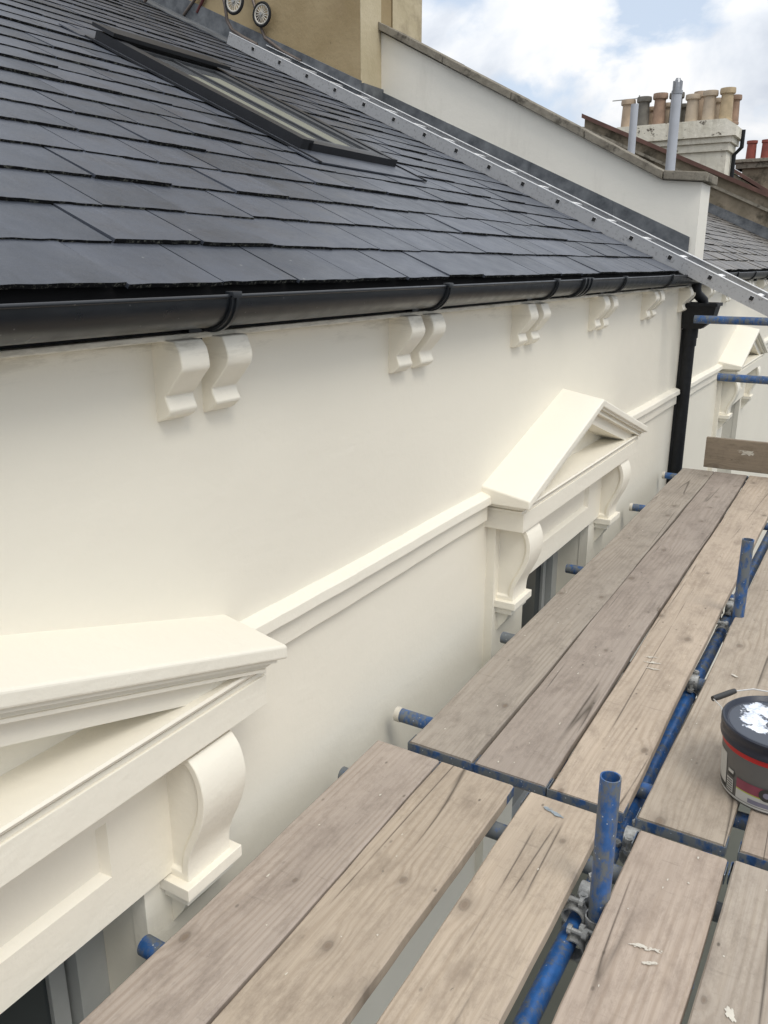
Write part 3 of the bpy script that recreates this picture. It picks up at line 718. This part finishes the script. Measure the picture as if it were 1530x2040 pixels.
def flue(x, y, zt, r, cap, parent):
    b = B(); hollow(b, (x, y, roof_z(y)-.05), (x, y, zt), r, .004); 
    for z in (roof_z(y)+.45,): hollow(b, (x, y, z-.03), (x, y, z+.03), r+.004, .004)
    f = obj('flue_pipe', b, FLUE, parent, smooth=True)
    if cap:
        b = B(); lathe(b, [(r+.006, 0), (r+.006, .03), (r*.9, .03), (r*.8, .10), (r*.45, .14)], (x, y, zt-.005), 20)
        for k in range(6):
            t = k*pi/3; box(b, x+r*.85*cos(t)-.006, x+r*.85*cos(t)+.006, y+r*.85*sin(t)-.006, y+r*.85*sin(t)+.006, zt+.02, zt+.11)
        obj('flue_cap', b, FLUECAP, f)
    b = B(); lathe(b, [(r+.09, -.03), (r+.02, .10), (r+.004, .13)], (x, y, roof_z(y)+.02), 20); obj('flue_collar', b, LEAD, f, smooth=True)
flue(9.0, 2.10, 1.60, .047, True, h2); flue(11.0, 3.055, 1.885, .045, False, h2)

# second parapet: mottled gable wall with red-brown tile verge
b = B(); X = 19.0
def vz(y): return 1.368 + (y-2.473)*.4505
prism_x(b, [(6.36, vz(6.36)-.05), (1.33, vz(1.33)-.05), (1.33, -.3), (6.36, 1.6)], X+.06, X+.4); par2 = obj('parapet', b, STONE_B, h2)
b = B(); prism_x(b, [(6.40, vz(6.4)-.055), (1.25, vz(1.25)-.055), (1.25, vz(1.25)+.03), (6.40, vz(6.4)+.03)], X-.05, X+.30); obj('verge_tiles', b, RIDGE, par2)
def lz(y): return 1.093 + (y-2.44)*.4626
b = B(); prism_x(b, [(6.36, lz(6.36)-.06), (1.30, lz(1.3)-.06), (1.30, lz(1.3)), (6.36, lz(6.36))], X-.06, X+.06); obj('ledge', b, COPING, par2)
b = B(); prism_x(b, [(6.36, lz(6.36)-.06), (1.33, lz(1.33)-.06), (1.33, -.3), (6.36, 1.6)], X, X+.06); obj('lower_face', b, STONE_B, par2)
b = B(); prism_x(b, [(6.36, roof_z(6.36)+.02), (1.33, roof_z(1.33)+.02), (1.33, .26), (6.36, 2.48)], X-.035, X); obj('flashing', b, LEAD, par2)

# ================================================================== background stacks and roofs
def pot(b, x, y, z, h, r, seg=18):
    lathe(b, [(r*1.02, 0), (r*1.02, .04), (r*.95, .05), (r*.84, h*.78), (r*.86, h*.82), (r*1.08, h*.84), (r*1.12, h*.9), (r*1.08, h), (r*.8, h), (r*.75, h-.15)], (x, y, z), seg)
h3 = thing('terraced_house', 'house with the flaking cream chimney stack carrying two rows of clay pots', 'house', (22.5, 6, GZ))
cz = 2.99
b = B(); x0, x1, y0, y1 = 20.2, 20.95, 3.56, 5.95
box(b, x0, x1, y0, y1, 1.0, cz-.62)
st = obj('chimney', b, STACK, h3)
b = B(); box(b, x0-.05, x1+.05, y0-.05, y1+.05, cz-.62, cz-.46, .01); box(b, x0-.10, x1+.10, y0-.10, y1+.10, cz-.46, cz-.34, .01)
prism_x(b, [(y0-.17, cz-.34), (y1+.17, cz-.34), (y1+.17, cz-.22), (y1-.02, cz), (y0+.05, cz), (y0-.17, cz-.14)], x0-.16, x1+.16)
obj('oversailing_cap', b, STACK, st)
b = B(); tube(b, [(x0+.60, y0-.06, -1), (x0+.60, y0-.06, cz-.65), (x0+.60, y0-.20, cz-.5), (x0+.60, y0-.20, cz-.15)], .045, 10); obj('soil_pipe', b, IRON, st)
cols = [0, 1, 2, 1, 3, 3, 4]
for i in range(7):
    y = 5.80-i*.352
    b = B(); pot(b, x0+.16, y, cz-.03, .62+[0, .03, .07, .05, -.02, .02, .04][i], .145); obj('chimney_pot', b, POT[cols[i]], st, smooth=True)
for i in range(6):
    y = 5.50-i*.352-.12
    b = B(); pot(b, x0+.60, y, cz-.03, [.50, .55, .50, .72, .55, .58][i], .14); obj('chimney_pot', b, POT[[0, 3, 1, 0, 3, 2][i]], st, smooth=True)
b = B(); tube(b, [(x0+.1, 6.15, cz+.60), (x0+.1, 5.3, cz+.60)], .012, 6); tube(b, [(x0+.1, 5.55, cz-.02), (x0+.1, 5.55, cz+.66)], .015, 6)
obj('aerial', b, GALV, st)
b = B(); prism_x(b, [(1.4, .3), (6.0, 2.0), (11, .3), (11, -1.2), (1.4, -1.2)], 19.4, 27); obj('roof', b, SLATE_B, h3)
b = B(); box(b, 19.4, 27, 1.5, 10.9, GZ, -1.2); obj('wall', b, STONE_B, h3)

h4 = thing('terraced_house', 'farthest house at the right edge, red chimney pots on a brown stack', 'house', (30, 6, GZ))
b = B(); box(b, 30, 30.9, 2.6, 4.75, .5, 2.95); st4 = obj('chimney', b, STONE_B, h4)
b = B(); box(b, 29.9, 31.0, 2.5, 4.95, 2.95, 3.12, .01); box(b, 29.8, 31.1, 2.4, 5.05, 3.12, 3.22, .01); obj('stack_cap', b, COPING, st4)
for i in range(5):
    b = B(); y = 4.60-i*.44; lathe(b, [(.155, 0), (.14, .5), (.165, .52), (.165, .60), (.12, .60)], (30.35, y, 3.2), 16); obj('chimney_pot', b, REDPOT, st4, smooth=True)
b = B(); prism_x(b, [(1.4, .62), (5.2, 2.95), (9.5, .8), (9.5, -1), (1.4, -1)], 28, 34); obj('gable', b, STONE_B, h4)
b = B(); prism_x(b, [(1.3, .60), (5.2, 2.99), (5.2, 3.09), (1.3, .70)], 27.9, 34.1); obj('verge', b, RIDGE, h4)
b = B(); box(b, 28, 34, 1.5, 9.4, GZ, -1); obj('wall', b, STONE_B, h4)

# a tree top showing between the two stacks
tr = thing('tree', 'small green treetop showing between the two chimney stacks', 'tree', (36, 6.0, GZ))
b = B(); tube(b, [(36, 6.0, GZ), (36.1, 6.05, -2), (36, 6.0, 1.2), (36, 6.1, 3.2)], [.22, .17, .11, .03], 10)
for k in range(7):
    t = k*.9; tube(b, [(36, 6.02, -.5+k*.45), (36+.9*cos(t), 6+.9*sin(t), .6+k*.42)], [.07, .02], 6)
obj('trunk', b, BARK, tr)
b = B(); r = random.Random(9)
cl = [(Vector((36+r.gauss(0, .8), 6+r.gauss(0, .75), 2.2+r.gauss(0, .85))), r.uniform(.3, .6)) for _ in range(34)]
for c, q in cl:
    for _ in range(70):
        p = c + Vector((r.gauss(0, q*.5), r.gauss(0, q*.5), r.gauss(0, q*.42)))
        a_ = Vector((r.uniform(-1, 1), r.uniform(-1, 1), r.uniform(-1, 1))).normalized(); c_ = a_.cross(Vector((r.uniform(-1, 1), r.uniform(-1, 1), r.uniform(-1, 1)))).normalized(); l = r.uniform(.05, .09)
        b.faces.new([b.verts.new(p+a_*l), b.verts.new(p+c_*l*.5), b.verts.new(p-a_*l), b.verts.new(p-c_*l*.5)])
obj('crown', b, LEAF, tr)

# ================================================================== LADDER on the roof
lad = thing('roof_ladder', 'aluminium roof ladder with ridge hooks and wheels lying up the slates beside the parapet', 'ladder', (5.85, 1.317, .043))
LA = atan(.475); le = Vector((0, cos(LA), sin(LA))); ln = Vector((0, -sin(LA), cos(LA))); L0 = Vector((0, 1.317, .043))
def lp(x, s_, h): return Vector((x, 0, 0)) + L0 + le*s_ + ln*h
def lbox(b, x0, x1, s0, s1, h0, h1, mi=0):
    loft(b, [lp(x0, s0, h0), lp(x0, s1, h0), lp(x0, s1, h1), lp(x0, s0, h1)], [lp(x1, s0, h0), lp(x1, s1, h0), lp(x1, s1, h1), lp(x1, s0, h1)], mi)
FX = 6.325
for xa, sg in ((5.85, 1), (FX, -1)):
    b = B(); s_lo, s_hi = -2.0, 4.10
    web0, web1 = (xa, xa+.004) if sg > 0 else (xa+.021, xa+.025)
    lbox(b, web0, web1, s_lo, s_hi, -.040, .042)
    lbox(b, xa, xa+.025, s_lo, s_hi, -.044, -.040)
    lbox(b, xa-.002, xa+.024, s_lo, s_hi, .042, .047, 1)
    obj('rail', b, [ALU, ALU_LIT], lad)
for k in range(-7, 14):
    s_ = k*.2935
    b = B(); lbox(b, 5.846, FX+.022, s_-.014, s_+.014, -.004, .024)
    rg = obj('rung', b, ALU_LIT, lad)
    b = B(); lbox(b, 5.8445, 5.8465, s_-.013, s_+.013, -.003, .023); obj('rung_hole_shade', b, HOLE, rg)  # black plate paints the shade inside the hollow rung end
b = B(); lbox(b, 5.842, 5.87, 2.02-.03, 2.02+.03, -.066, -.045); lbox(b, 5.842, 5.87, -.2, 0.0, -.052, -.0445); obj('rubber_foot', b, HOLE, lad)
for xa, top in ((5.862, (5.87, 4.92, 2.05)), (FX+.01, (FX, 5.02, 2.075))):
    b = B()
    pts = [lp(xa, 3.80, .05), lp(xa, 3.98, .055), Vector((xa, 4.985, 1.86)), Vector((xa, 5.03, 1.93)), Vector((xa, 5.045, 2.05)), Vector((xa, 5.12, 2.30)), Vector((xa, 5.35, 2.42)), Vector((xa, 5.7, 2.38)), Vector((xa, 5.95, 2.2))]
    if xa > 6: pts = [lp(xa, 3.70, .05), lp(xa, 3.92, .055), Vector((xa, 5.02, 1.90)), Vector((xa, 5.055, 1.98)), Vector((xa, 5.09, 2.07)), Vector((xa, 5.15, 2.25)), Vector((xa, 5.3, 2.42)), Vector((xa, 5.7, 2.38)), Vector((xa, 5.95, 2.2))]
    tube(b, pts, .014, 10)
    hk = obj('ridge_hook', b, HOOK, lad, smooth=True)
    c = Vector(top); c.x = xa-.03
    b = B()
    for q, rr, mi in ((.088, .012, 0), (.074, .008, 1)):
        tube(b, [c+Vector((0, q*cos(2*pi*k/28), q*sin(2*pi*k/28))) for k in range(29)], rr, 8, caps=False, mi=mi)
    for k in range(8):
        t = pi*k/8; tube(b, [c-Vector((0, .07*cos(t), .07*sin(t))), c+Vector((0, .07*cos(t), .07*sin(t)))], .004, 6, mi=1)
    tube(b, [c-Vector((.02, 0, 0)), c+Vector((.045, 0, 0))], .014, 10, mi=2)
    obj('wheel', b, [HOLE, WHEELR, GALV], hk, smooth=True)
b = B(); tube(b, [(6.34, 5.79, 2.20), (6.34, 5.715, 2.285), (6.33, 5.62, 2.42), (6.33, 5.45, 2.75)], .014, 8)
rod = obj('metal_rod', b, REDROD, smooth=True); tag(rod, 'dark red metal rod leaning on the ochre chimney flank at top left', 'rod')

# ================================================================== SCAFFOLD
scf = thing('scaffold', 'blue tube scaffold frame under the timber boards beside the cream facade', 'scaffold', (1.66, .40, GZ))
R_ = .0242; BZ = -1.45; BT = .038
for x, zt in ((1.66, -1.12), (3.60, -1.105)):
    b = B(); hollow(b, (x, .395 if x < 2 else .378, zt), (x, .395 if x < 2 else .378, GZ), R_); obj('standard', b, TUBE, scf, smooth=True)
for x, y0, y1, g in ((1.035, -.85, 1.276, 0), (1.83, -.85, 1.256, 2), (2.23, -.85, 1.286, 0), (3.0, -.85, 1.22, 2), (3.947, -.85, 1.262, 0), (5.267, -.85, 1.281, 1), (6.25, -.85, 1.30, 0), (-.3, -.85, 1.27, 0), (-1.6, -.85, 1.27, 0)):
    b = B(); z = BZ-BT-R_-.004; hollow(b, (x, y1, z), (x, y0, z), R_); o = obj('transom', b, TUBE_G if g == 2 else TUBE, scf, smooth=True)
    if abs(x-2.23) < .01 or g == 1 or x > 6:
        b = B(); hollow(b, (x, y1+.006, z), (x, y1-.014, z), R_+.002, .003, mi=0); obj('end_cap', b, SPLAT, o, smooth=True)
for (xa, xb) in ((-2.4, 1.45), (1.46, 6.5)):
    b = B(); box(b, xa, xb, -1.0, 1.26, -3.50, -3.48 if xa < 0 else -3.476); obj('added_deck_sheet', b, SHEET, scf)  # lower deck added to block light from below; fills the view through gaps
LY, LZ = .452, BZ-BT-2*R_-.030
b = B(); hollow(b, (-2.3, .462, LZ), (3.2, .447, LZ), R_); obj('ledger', b, TUBE_X, scf, smooth=True)
b = B(); hollow(b, (3.2, .447, LZ), (6.6, .432, LZ), R_); obj('ledger', b, TUBE, scf, smooth=True)
b = B(); hollow(b, (-2.3, -.66, LZ), (6.6, -.66, LZ), R_); obj('ledger', b, TUBE_X, scf, smooth=True)
for x in (1.66, 3.6, 5.6, 6.45):
    b = B(); hollow(b, (x, -.71, .1), (x, -.71, GZ), R_); obj('standard', b, TUBE, scf, smooth=True)
for z, yl in ((-.365, 1.20), (-.762, 1.0)):
    bb = B(); hollow(bb, (6.28, yl, z), (6.28, -.85, z-.01), .028); obj('guard_rail', bb, TUBE, scf, smooth=True)
b = B(); hollow(b, (6.34, -.66, -.9), (-1, -.66, -.95), R_); obj('guard_rail', b, TUBE, scf, smooth=True)
def coupler(x, y, z, ax, ay, parent=scf):
    "two clamped half shells round crossing tubes, with flap bolts and nuts"
    b = B(); V = Vector; p = V((x, y, z))
    A = V(ax).normalized(); Bv = V(ay).normalized(); nrm = A.cross(Bv).normalized()
    hollow(b, p-A*.019, p+A*.019, R_+.0045, .004, 20)
    q = p+nrm*(R_*2+.006); hollow(b, q-Bv*.019, q+Bv*.019, R_+.0045, .004, 20)
    for c, d1, d2 in ((p, A, Bv), (q, Bv, A)):
        for sg in (-1, 1):
            e = c+d2*sg*(R_+.016)
            tube(b, [e-nrm*.022, e+nrm*.030], .0065, 8); tube(b, [e+nrm*.016, e+nrm*.028], .0125, 6); tube(b, [e-nrm*.020, e-nrm*.010], .012, 8)
    o = obj('coupler', b, GALV, parent, smooth=True); return o
coupler(1.66, .398, -1.53, (0, 0, 1), (1, 0, 0)); coupler(1.60, .430, -1.565, (1, 0, 0), (0, 0, 1)); coupler(1.72, .44, LZ+.0, (1, 0, 0), (0, 1, 0))
coupler(1.985, .40, LZ+.004, (1, 0, 0), (0, 1, 0)); coupler(3.60, .38, -1.54, (0, 0, 1), (1, 0, 0)); coupler(3.83, .44, LZ, (1, 0, 0), (0, 1, 0)); coupler(3.0, .44, LZ, (1, 0, 0), (0, 1, 0))

# ================================================================== BOARDS
def board(label, x0, x1, ya0, yb0, ya1, yb1, col, seed, splats=(), z=BZ, notch=True, bands=True):
    """top face corners: left/right edge at x0 (ya0, yb0) and at x1 (ya1, yb1)"""
    r = random.Random(seed); b = B()
    yc0 = (ya0+yb0)/2; org = Vector(((x0+x1)/2, (yc0+(ya1+yb1)/2)/2, z)); L = x1-x0; n = int(L/.09)
    ph = [r.uniform(0, 6) for _ in range(8)]
    def wob(t, k): return .0028*sin(t*2.3+ph[k])+.0016*sin(t*6.1+ph[k+1])+r.uniform(-.0008, .0008)
    secs = []
    for i in range(n+1):
        t = i/n; x = x0+L*t; a = ya0+(ya1-ya0)*t+wob(x, 0); c = yb0+(yb1-yb0)*t+wob(x, 3); dz = .0022*sin(x*1.1+ph[6])
        cb = .004
        pr_ = [(a-cb, 0), (c+cb, 0), (c, -cb), (c, -BT+cb), (c+cb, -BT), (a-cb, -BT), (a, -BT+cb), (a, -cb)]
        secs.append([b.verts.new((x-org.x, y-org.y, zz+dz)) for y, zz in pr_])
    for p, q in zip(secs, secs[1:]):
        for k in range(8): b.faces.new((p[k], p[(k+1) % 8], q[(k+1) % 8], q[k]))
    b.faces.new(list(reversed(secs[0]))); b.faces.new(secs[-1])
    w = abs(ya0-yb0)
    for k in range(int(L*5)):                     # small paint flecks
        blob(b, r.uniform(-L/2+.02, L/2-.02), r.uniform(-w/2+.02, w/2-.02)*.93, r.uniform(.0012, .0042), r.uniform(.001, .0028), .0030, r.random(), 1, n=8)
    for (sx, sy, rx, ry, an, mi, sd) in splats:      # brushed daubs: many small touching marks along a streak
        q = random.Random(sd)
        if max(rx, ry) < .006: blob(b, sx-org.x, sy-org.y, rx, ry, .0033, sd, mi, an, n=12, rough=.4); continue
        for j in range(40):
            u_, v_ = q.uniform(-1, 1), q.gauss(0, .38); e_ = 1-.55*abs(u_)
            lx, ly = (u_*rx, v_*ry*e_) if rx > ry else (v_*rx*e_, u_*ry)
            rr = min(rx, ry)*q.uniform(.10, .42)*e_; st_ = q.uniform(1.2, 3.0)
            a1, a2 = (rr*st_, rr) if rx > ry else (rr, rr*st_)
            blob(b, sx-org.x+lx*cos(an)-ly*sin(an), sy-org.y+lx*sin(an)+ly*cos(an), a1, a2, .0031+.00002*j, sd+j*.37, mi, an, n=16, rough=.5)
    o = obj('scaffold_board', b, [TIMBER, SPLAT, SPLATB], loc=org); o.color = (*col, 1)
    tag(o, label, 'scaffold board', 'scaffold boards of the walkway')
    if bands:
        for xe, ya, yb, sg in ((x0, ya0, yb0, 1), (x1, ya1, yb1, -1)):
            b2 = B(); f = xe-org.x; e0 = f-sg*.0025
            yb_, ya_ = yb-org.y, ya-org.y
            box(b2, min(e0, f), max(e0, f), yb_-.003, ya_+.003, -BT+.004, -.006)
            box(b2, min(f, f+sg*.055), max(f, f+sg*.055), ya_+.002, ya_+.0045, -BT+.004, -.006); box(b2, min(f, f+sg*.055), max(f, f+sg*.055), yb_-.0045, yb_-.002, -BT+.004, -.006)
            _old_obj('end_hoop', b2, BAND, o)
    return o
k = .98
def tint(r, g, b_, f=k): c = lin(r-3, g, b_+3); return (c[0]*f, c[1]*f, c[2]*f)
board('pinkish grey board nearest the wall, running out at the bottom left', -2.3, 1.962, 1.140, .925, 1.204, .983, tint(178, 163, 149), 11, [(1.72, 1.05, .004, .003, 0, 1, 3), (1.30, 1.12, .005, .003, 0, 1, 4)])
board('yellowish board with wavy grain, second from the wall at the bottom', -2.3, 1.962, .915, .690, .978, .745, tint(184, 167, 147), 12)
board('pale board left of the near blue standard, cracked lengthwise', -2.3, 1.958, .630, .410, .692, .472, tint(190, 172, 151), 13, [(1.90, .60, .012, .030, -.3, 2, 5)])
board('board right of the near blue standard with a cream paint smear', -2.3, 1.950, .372, .150, .378, .155, tint(184, 166, 149), 14,
      [(1.553, .262, .009, .036, .18, 1, 31), (1.515, .243, .007, .016, .5, 1, 33), (1.10, .27, .030, .05, .3, 1, 36)])
board('grey coarse-grained board in the bottom right corner', -2.3, 1.955, .138, -.085, .140, -.085, tint(176, 162, 146), 15, [(1.47, .07, .014, .012, .5, 1, 41)])
board('grey-brown board of the far run closest to the wall', 2.008, 6.29, 1.118, .896, 1.172, .952, tint(168, 156, 142), 21)
board('darkest grey-brown board of the far run, second from the wall', 2.008, 6.29, .888, .664, .944, .720, tint(166, 152, 139), 22, [(2.35, .74, .006, .003, 0, 1, 5), (2.72, .80, .006, .003, 0, 1, 8)])
board('light peach-coloured board of the far run, white scratches midway', 2.006, 6.29, .652, .438, .706, .470, tint(190, 172, 152), 23,
      [(2.95, .585, .008, .030, .2, 1, 51), (2.995, .60, .0065, .020, .3, 1, 52), (2.90, .57, .007, .025, .1, 1, 53)])
board('board of the far run on which the paint tub stands', 2.004, 6.29, .396, .170, .372, .150, tint(177, 162, 144), 24, [(3.0, .30, .012, .007, 1, 1, 62)])
board('outermost board of the far run, under the right half of the paint tub', 2.004, 6.29, .132, -.09, .130, -.09, tint(176, 159, 142), 25)
# toe board across the far end, on edge
r = random.Random(77); b = B(); box(b, -.019, .019, -.80, .80, -.1125, .1125, .004)
XB = [-.0195]
def yblob(bm, y, z, ry, rz, seed, n=26):
    q = random.Random(seed*3+1); ph = [q.uniform(0, 6.28) for _ in range(5)]; vs_ = []
    for kk in range(n):
        t = 2*pi*kk/n; m = max(.2, 1+.7*sum(sin((j+2)*t+ph[j])/(j+1.5) for j in range(5))*.6); vs_.append(bm.verts.new((XB[0], y+ry*m*cos(t), z+rz*m*sin(t))))
    c = bm.verts.new((XB[0], y, z)); XB[0] -= .00015
    for kk in range(n): bm.faces.new((vs_[kk], vs_[(kk+1) % n], c)).material_index = 1
q_ = random.Random(3)
for j in range(30): yblob(b, .505+q_.gauss(0, .016), .028+q_.gauss(0, .007), q_.uniform(.004, .015), q_.uniform(.002, .007), j, 14)
for j in range(8): yblob(b, .55+q_.uniform(-.02, .03), .034+q_.gauss(0, .006), q_.uniform(.004, .014), .0012, j, 12)
# the board's length runs along its own X so the grain follows it
me_b = b
bmesh.ops.rotate(me_b, verts=me_b.verts, cent=(0, 0, 0), matrix=Matrix.Rotation(-pi/2, 3, 'Z'))
bmesh.ops.rotate(me_b, verts=me_b.verts, cent=(0, 0, 0), matrix=Matrix.Rotation(pi/2, 3, 'X'))
toe = _old_obj('scaffold_board', me_b, [TIMBER, SPLAT])
toe.matrix_world = Matrix.Translation((6.345, .236, -1.3225)) @ Matrix.Rotation(pi/2, 4, 'Z') @ Matrix.Rotation(-pi/2, 4, 'X')
toe.color = (*tint(150, 134, 114), 1)
tag(toe, 'dark brown toe board standing on edge across the far end, cream daub on it', 'scaffold board', 'scaffold boards of the walkway')

# ================================================================== PAINT TUB
TX, TY = 2.32, .10
tub = thing('paint_tub', 'grey plastic paint tub with red band and dark blue lid on the boards', 'paint tub', (TX, TY, BZ+.003))
def tobj(name, b, mats, parent=tub, smooth=True): return obj(name, b, mats, parent, smooth)
def TR(z): return .132+(.146-.132)*z/.20
Z0 = BZ+.003
b = B(); lathe(b, [(.118, 0), (.128, .0), (.132, .006), (TR(.10), .10), (TR(.19), .19), (TR(.19)-.004, .195)], (TX, TY, Z0), 64); body = tobj('tub_body', b, TUBG)
AC = radians(182.5)
def band(b, z0, z1, t0, t1, off, mi, seg=24):
    "patch on the side, t = degrees to the left of the side facing the walkway's near end"
    lathe(b, [(TR(z0)+off, z0), (TR(z1)+off, z1)], (TX, TY, Z0), seg, AC-radians(t0), AC-radians(t1), mi, cap=False)
b = B()
lathe(b, [(TR(.150)+.0012, .150), (TR(.168)+.0012, .168)], (TX, TY, Z0), 64, cap=False, mi=1)
lathe(b, [(TR(.008)+.001, .008), (TR(.014)+.001, .014)], (TX, TY, Z0), 64, cap=False, mi=0)
band(b, .030, .128, 84, 57, .0012, 0)
band(b, .018, .040, 84, 57, .0010, 4)
band(b, .016, .045, 38, -90, .0012, 0, 60); band(b, .045, .049, 38, -90, .0013, 3, 60)
band(b, .049, .080, 38, -90, .0012, 2, 60)
band(b, .020, .062, 54, 43, .0016, 0, 8)
for q in range(5): band(b, .024+q*.0075, .027+q*.0075, 53, 44, .0022, 4, 8)
band(b, .070, .086, 53, 42, .0016, 4, 8); band(b, .080, .090, 52, 43, .0020, 0, 8)
band(b, .020, .034, 22, -20, .0018, 5, 20)
# dark disc picture on the pink print
for rr, mi, off in ((.020, 4, .0030), (.009, 5, .0036)):
    tcn = radians(2); zc2 = .062; vs2 = []
    for q in range(24):
        a_ = 2*pi*q/24; zz = zc2+rr*sin(a_); th = AC-tcn+rr*cos(a_)/.137; R3 = TR(zz)+off; vs2.append(b.verts.new((TX+R3*cos(th), TY+R3*sin(th), Z0+zz)))
    b.faces.new(vs2).material_index = mi
tobj('label', b, [TUBW, TUBR, TUBP, TUBY, TUBB, TUBL], body)
b = B(); lathe(b, [(.146, .168), (.1505, .168), (.1515, .176), (.1495, .180), (.1495, .196), (.1525, .200), (.1525, .2155), (.149, .219), (.145, .219), (.141, .214), (.136, .2075), (.132, .2065), (.05, .2065), (.001, .2065)], (TX, TY, Z0), 72, cap=False)
lid = tobj('lid', b, PLASTIC_D)
b = B(); lathe(b, [(.1315, .2072), (.06, .2072), (.001, .2072)], (TX, TY, Z0), 64, cap=False); tobj('lid_panel', b, LIDTOP, lid)
# wire handle folded over to the far side, with its dark grip
b = B(); pts = [(TX+.01, TY+.150, Z0+.180), (TX+.10, TY+.165, Z0+.165), (2.497, .300, -1.300), (2.58, .252, -1.298), (2.600, .20, -1.285), (2.585, .08, -1.27), (2.52, -.02, -1.262), (TX+.06, TY-.152, Z0+.18), (TX-.02, TY-.150, Z0+.178)]
tube(b, pts, .0022, 8); hn = tobj('handle', b, WIRE)
b = B(); tube(b, [(2.499, .303, -1.300), (2.52, .289, -1.2995), (2.56, .265, -1.2985), (2.582, .252, -1.298)], [.0085, .0095, .0095, .0085], 14); tobj('grip', b, TUBB, hn)
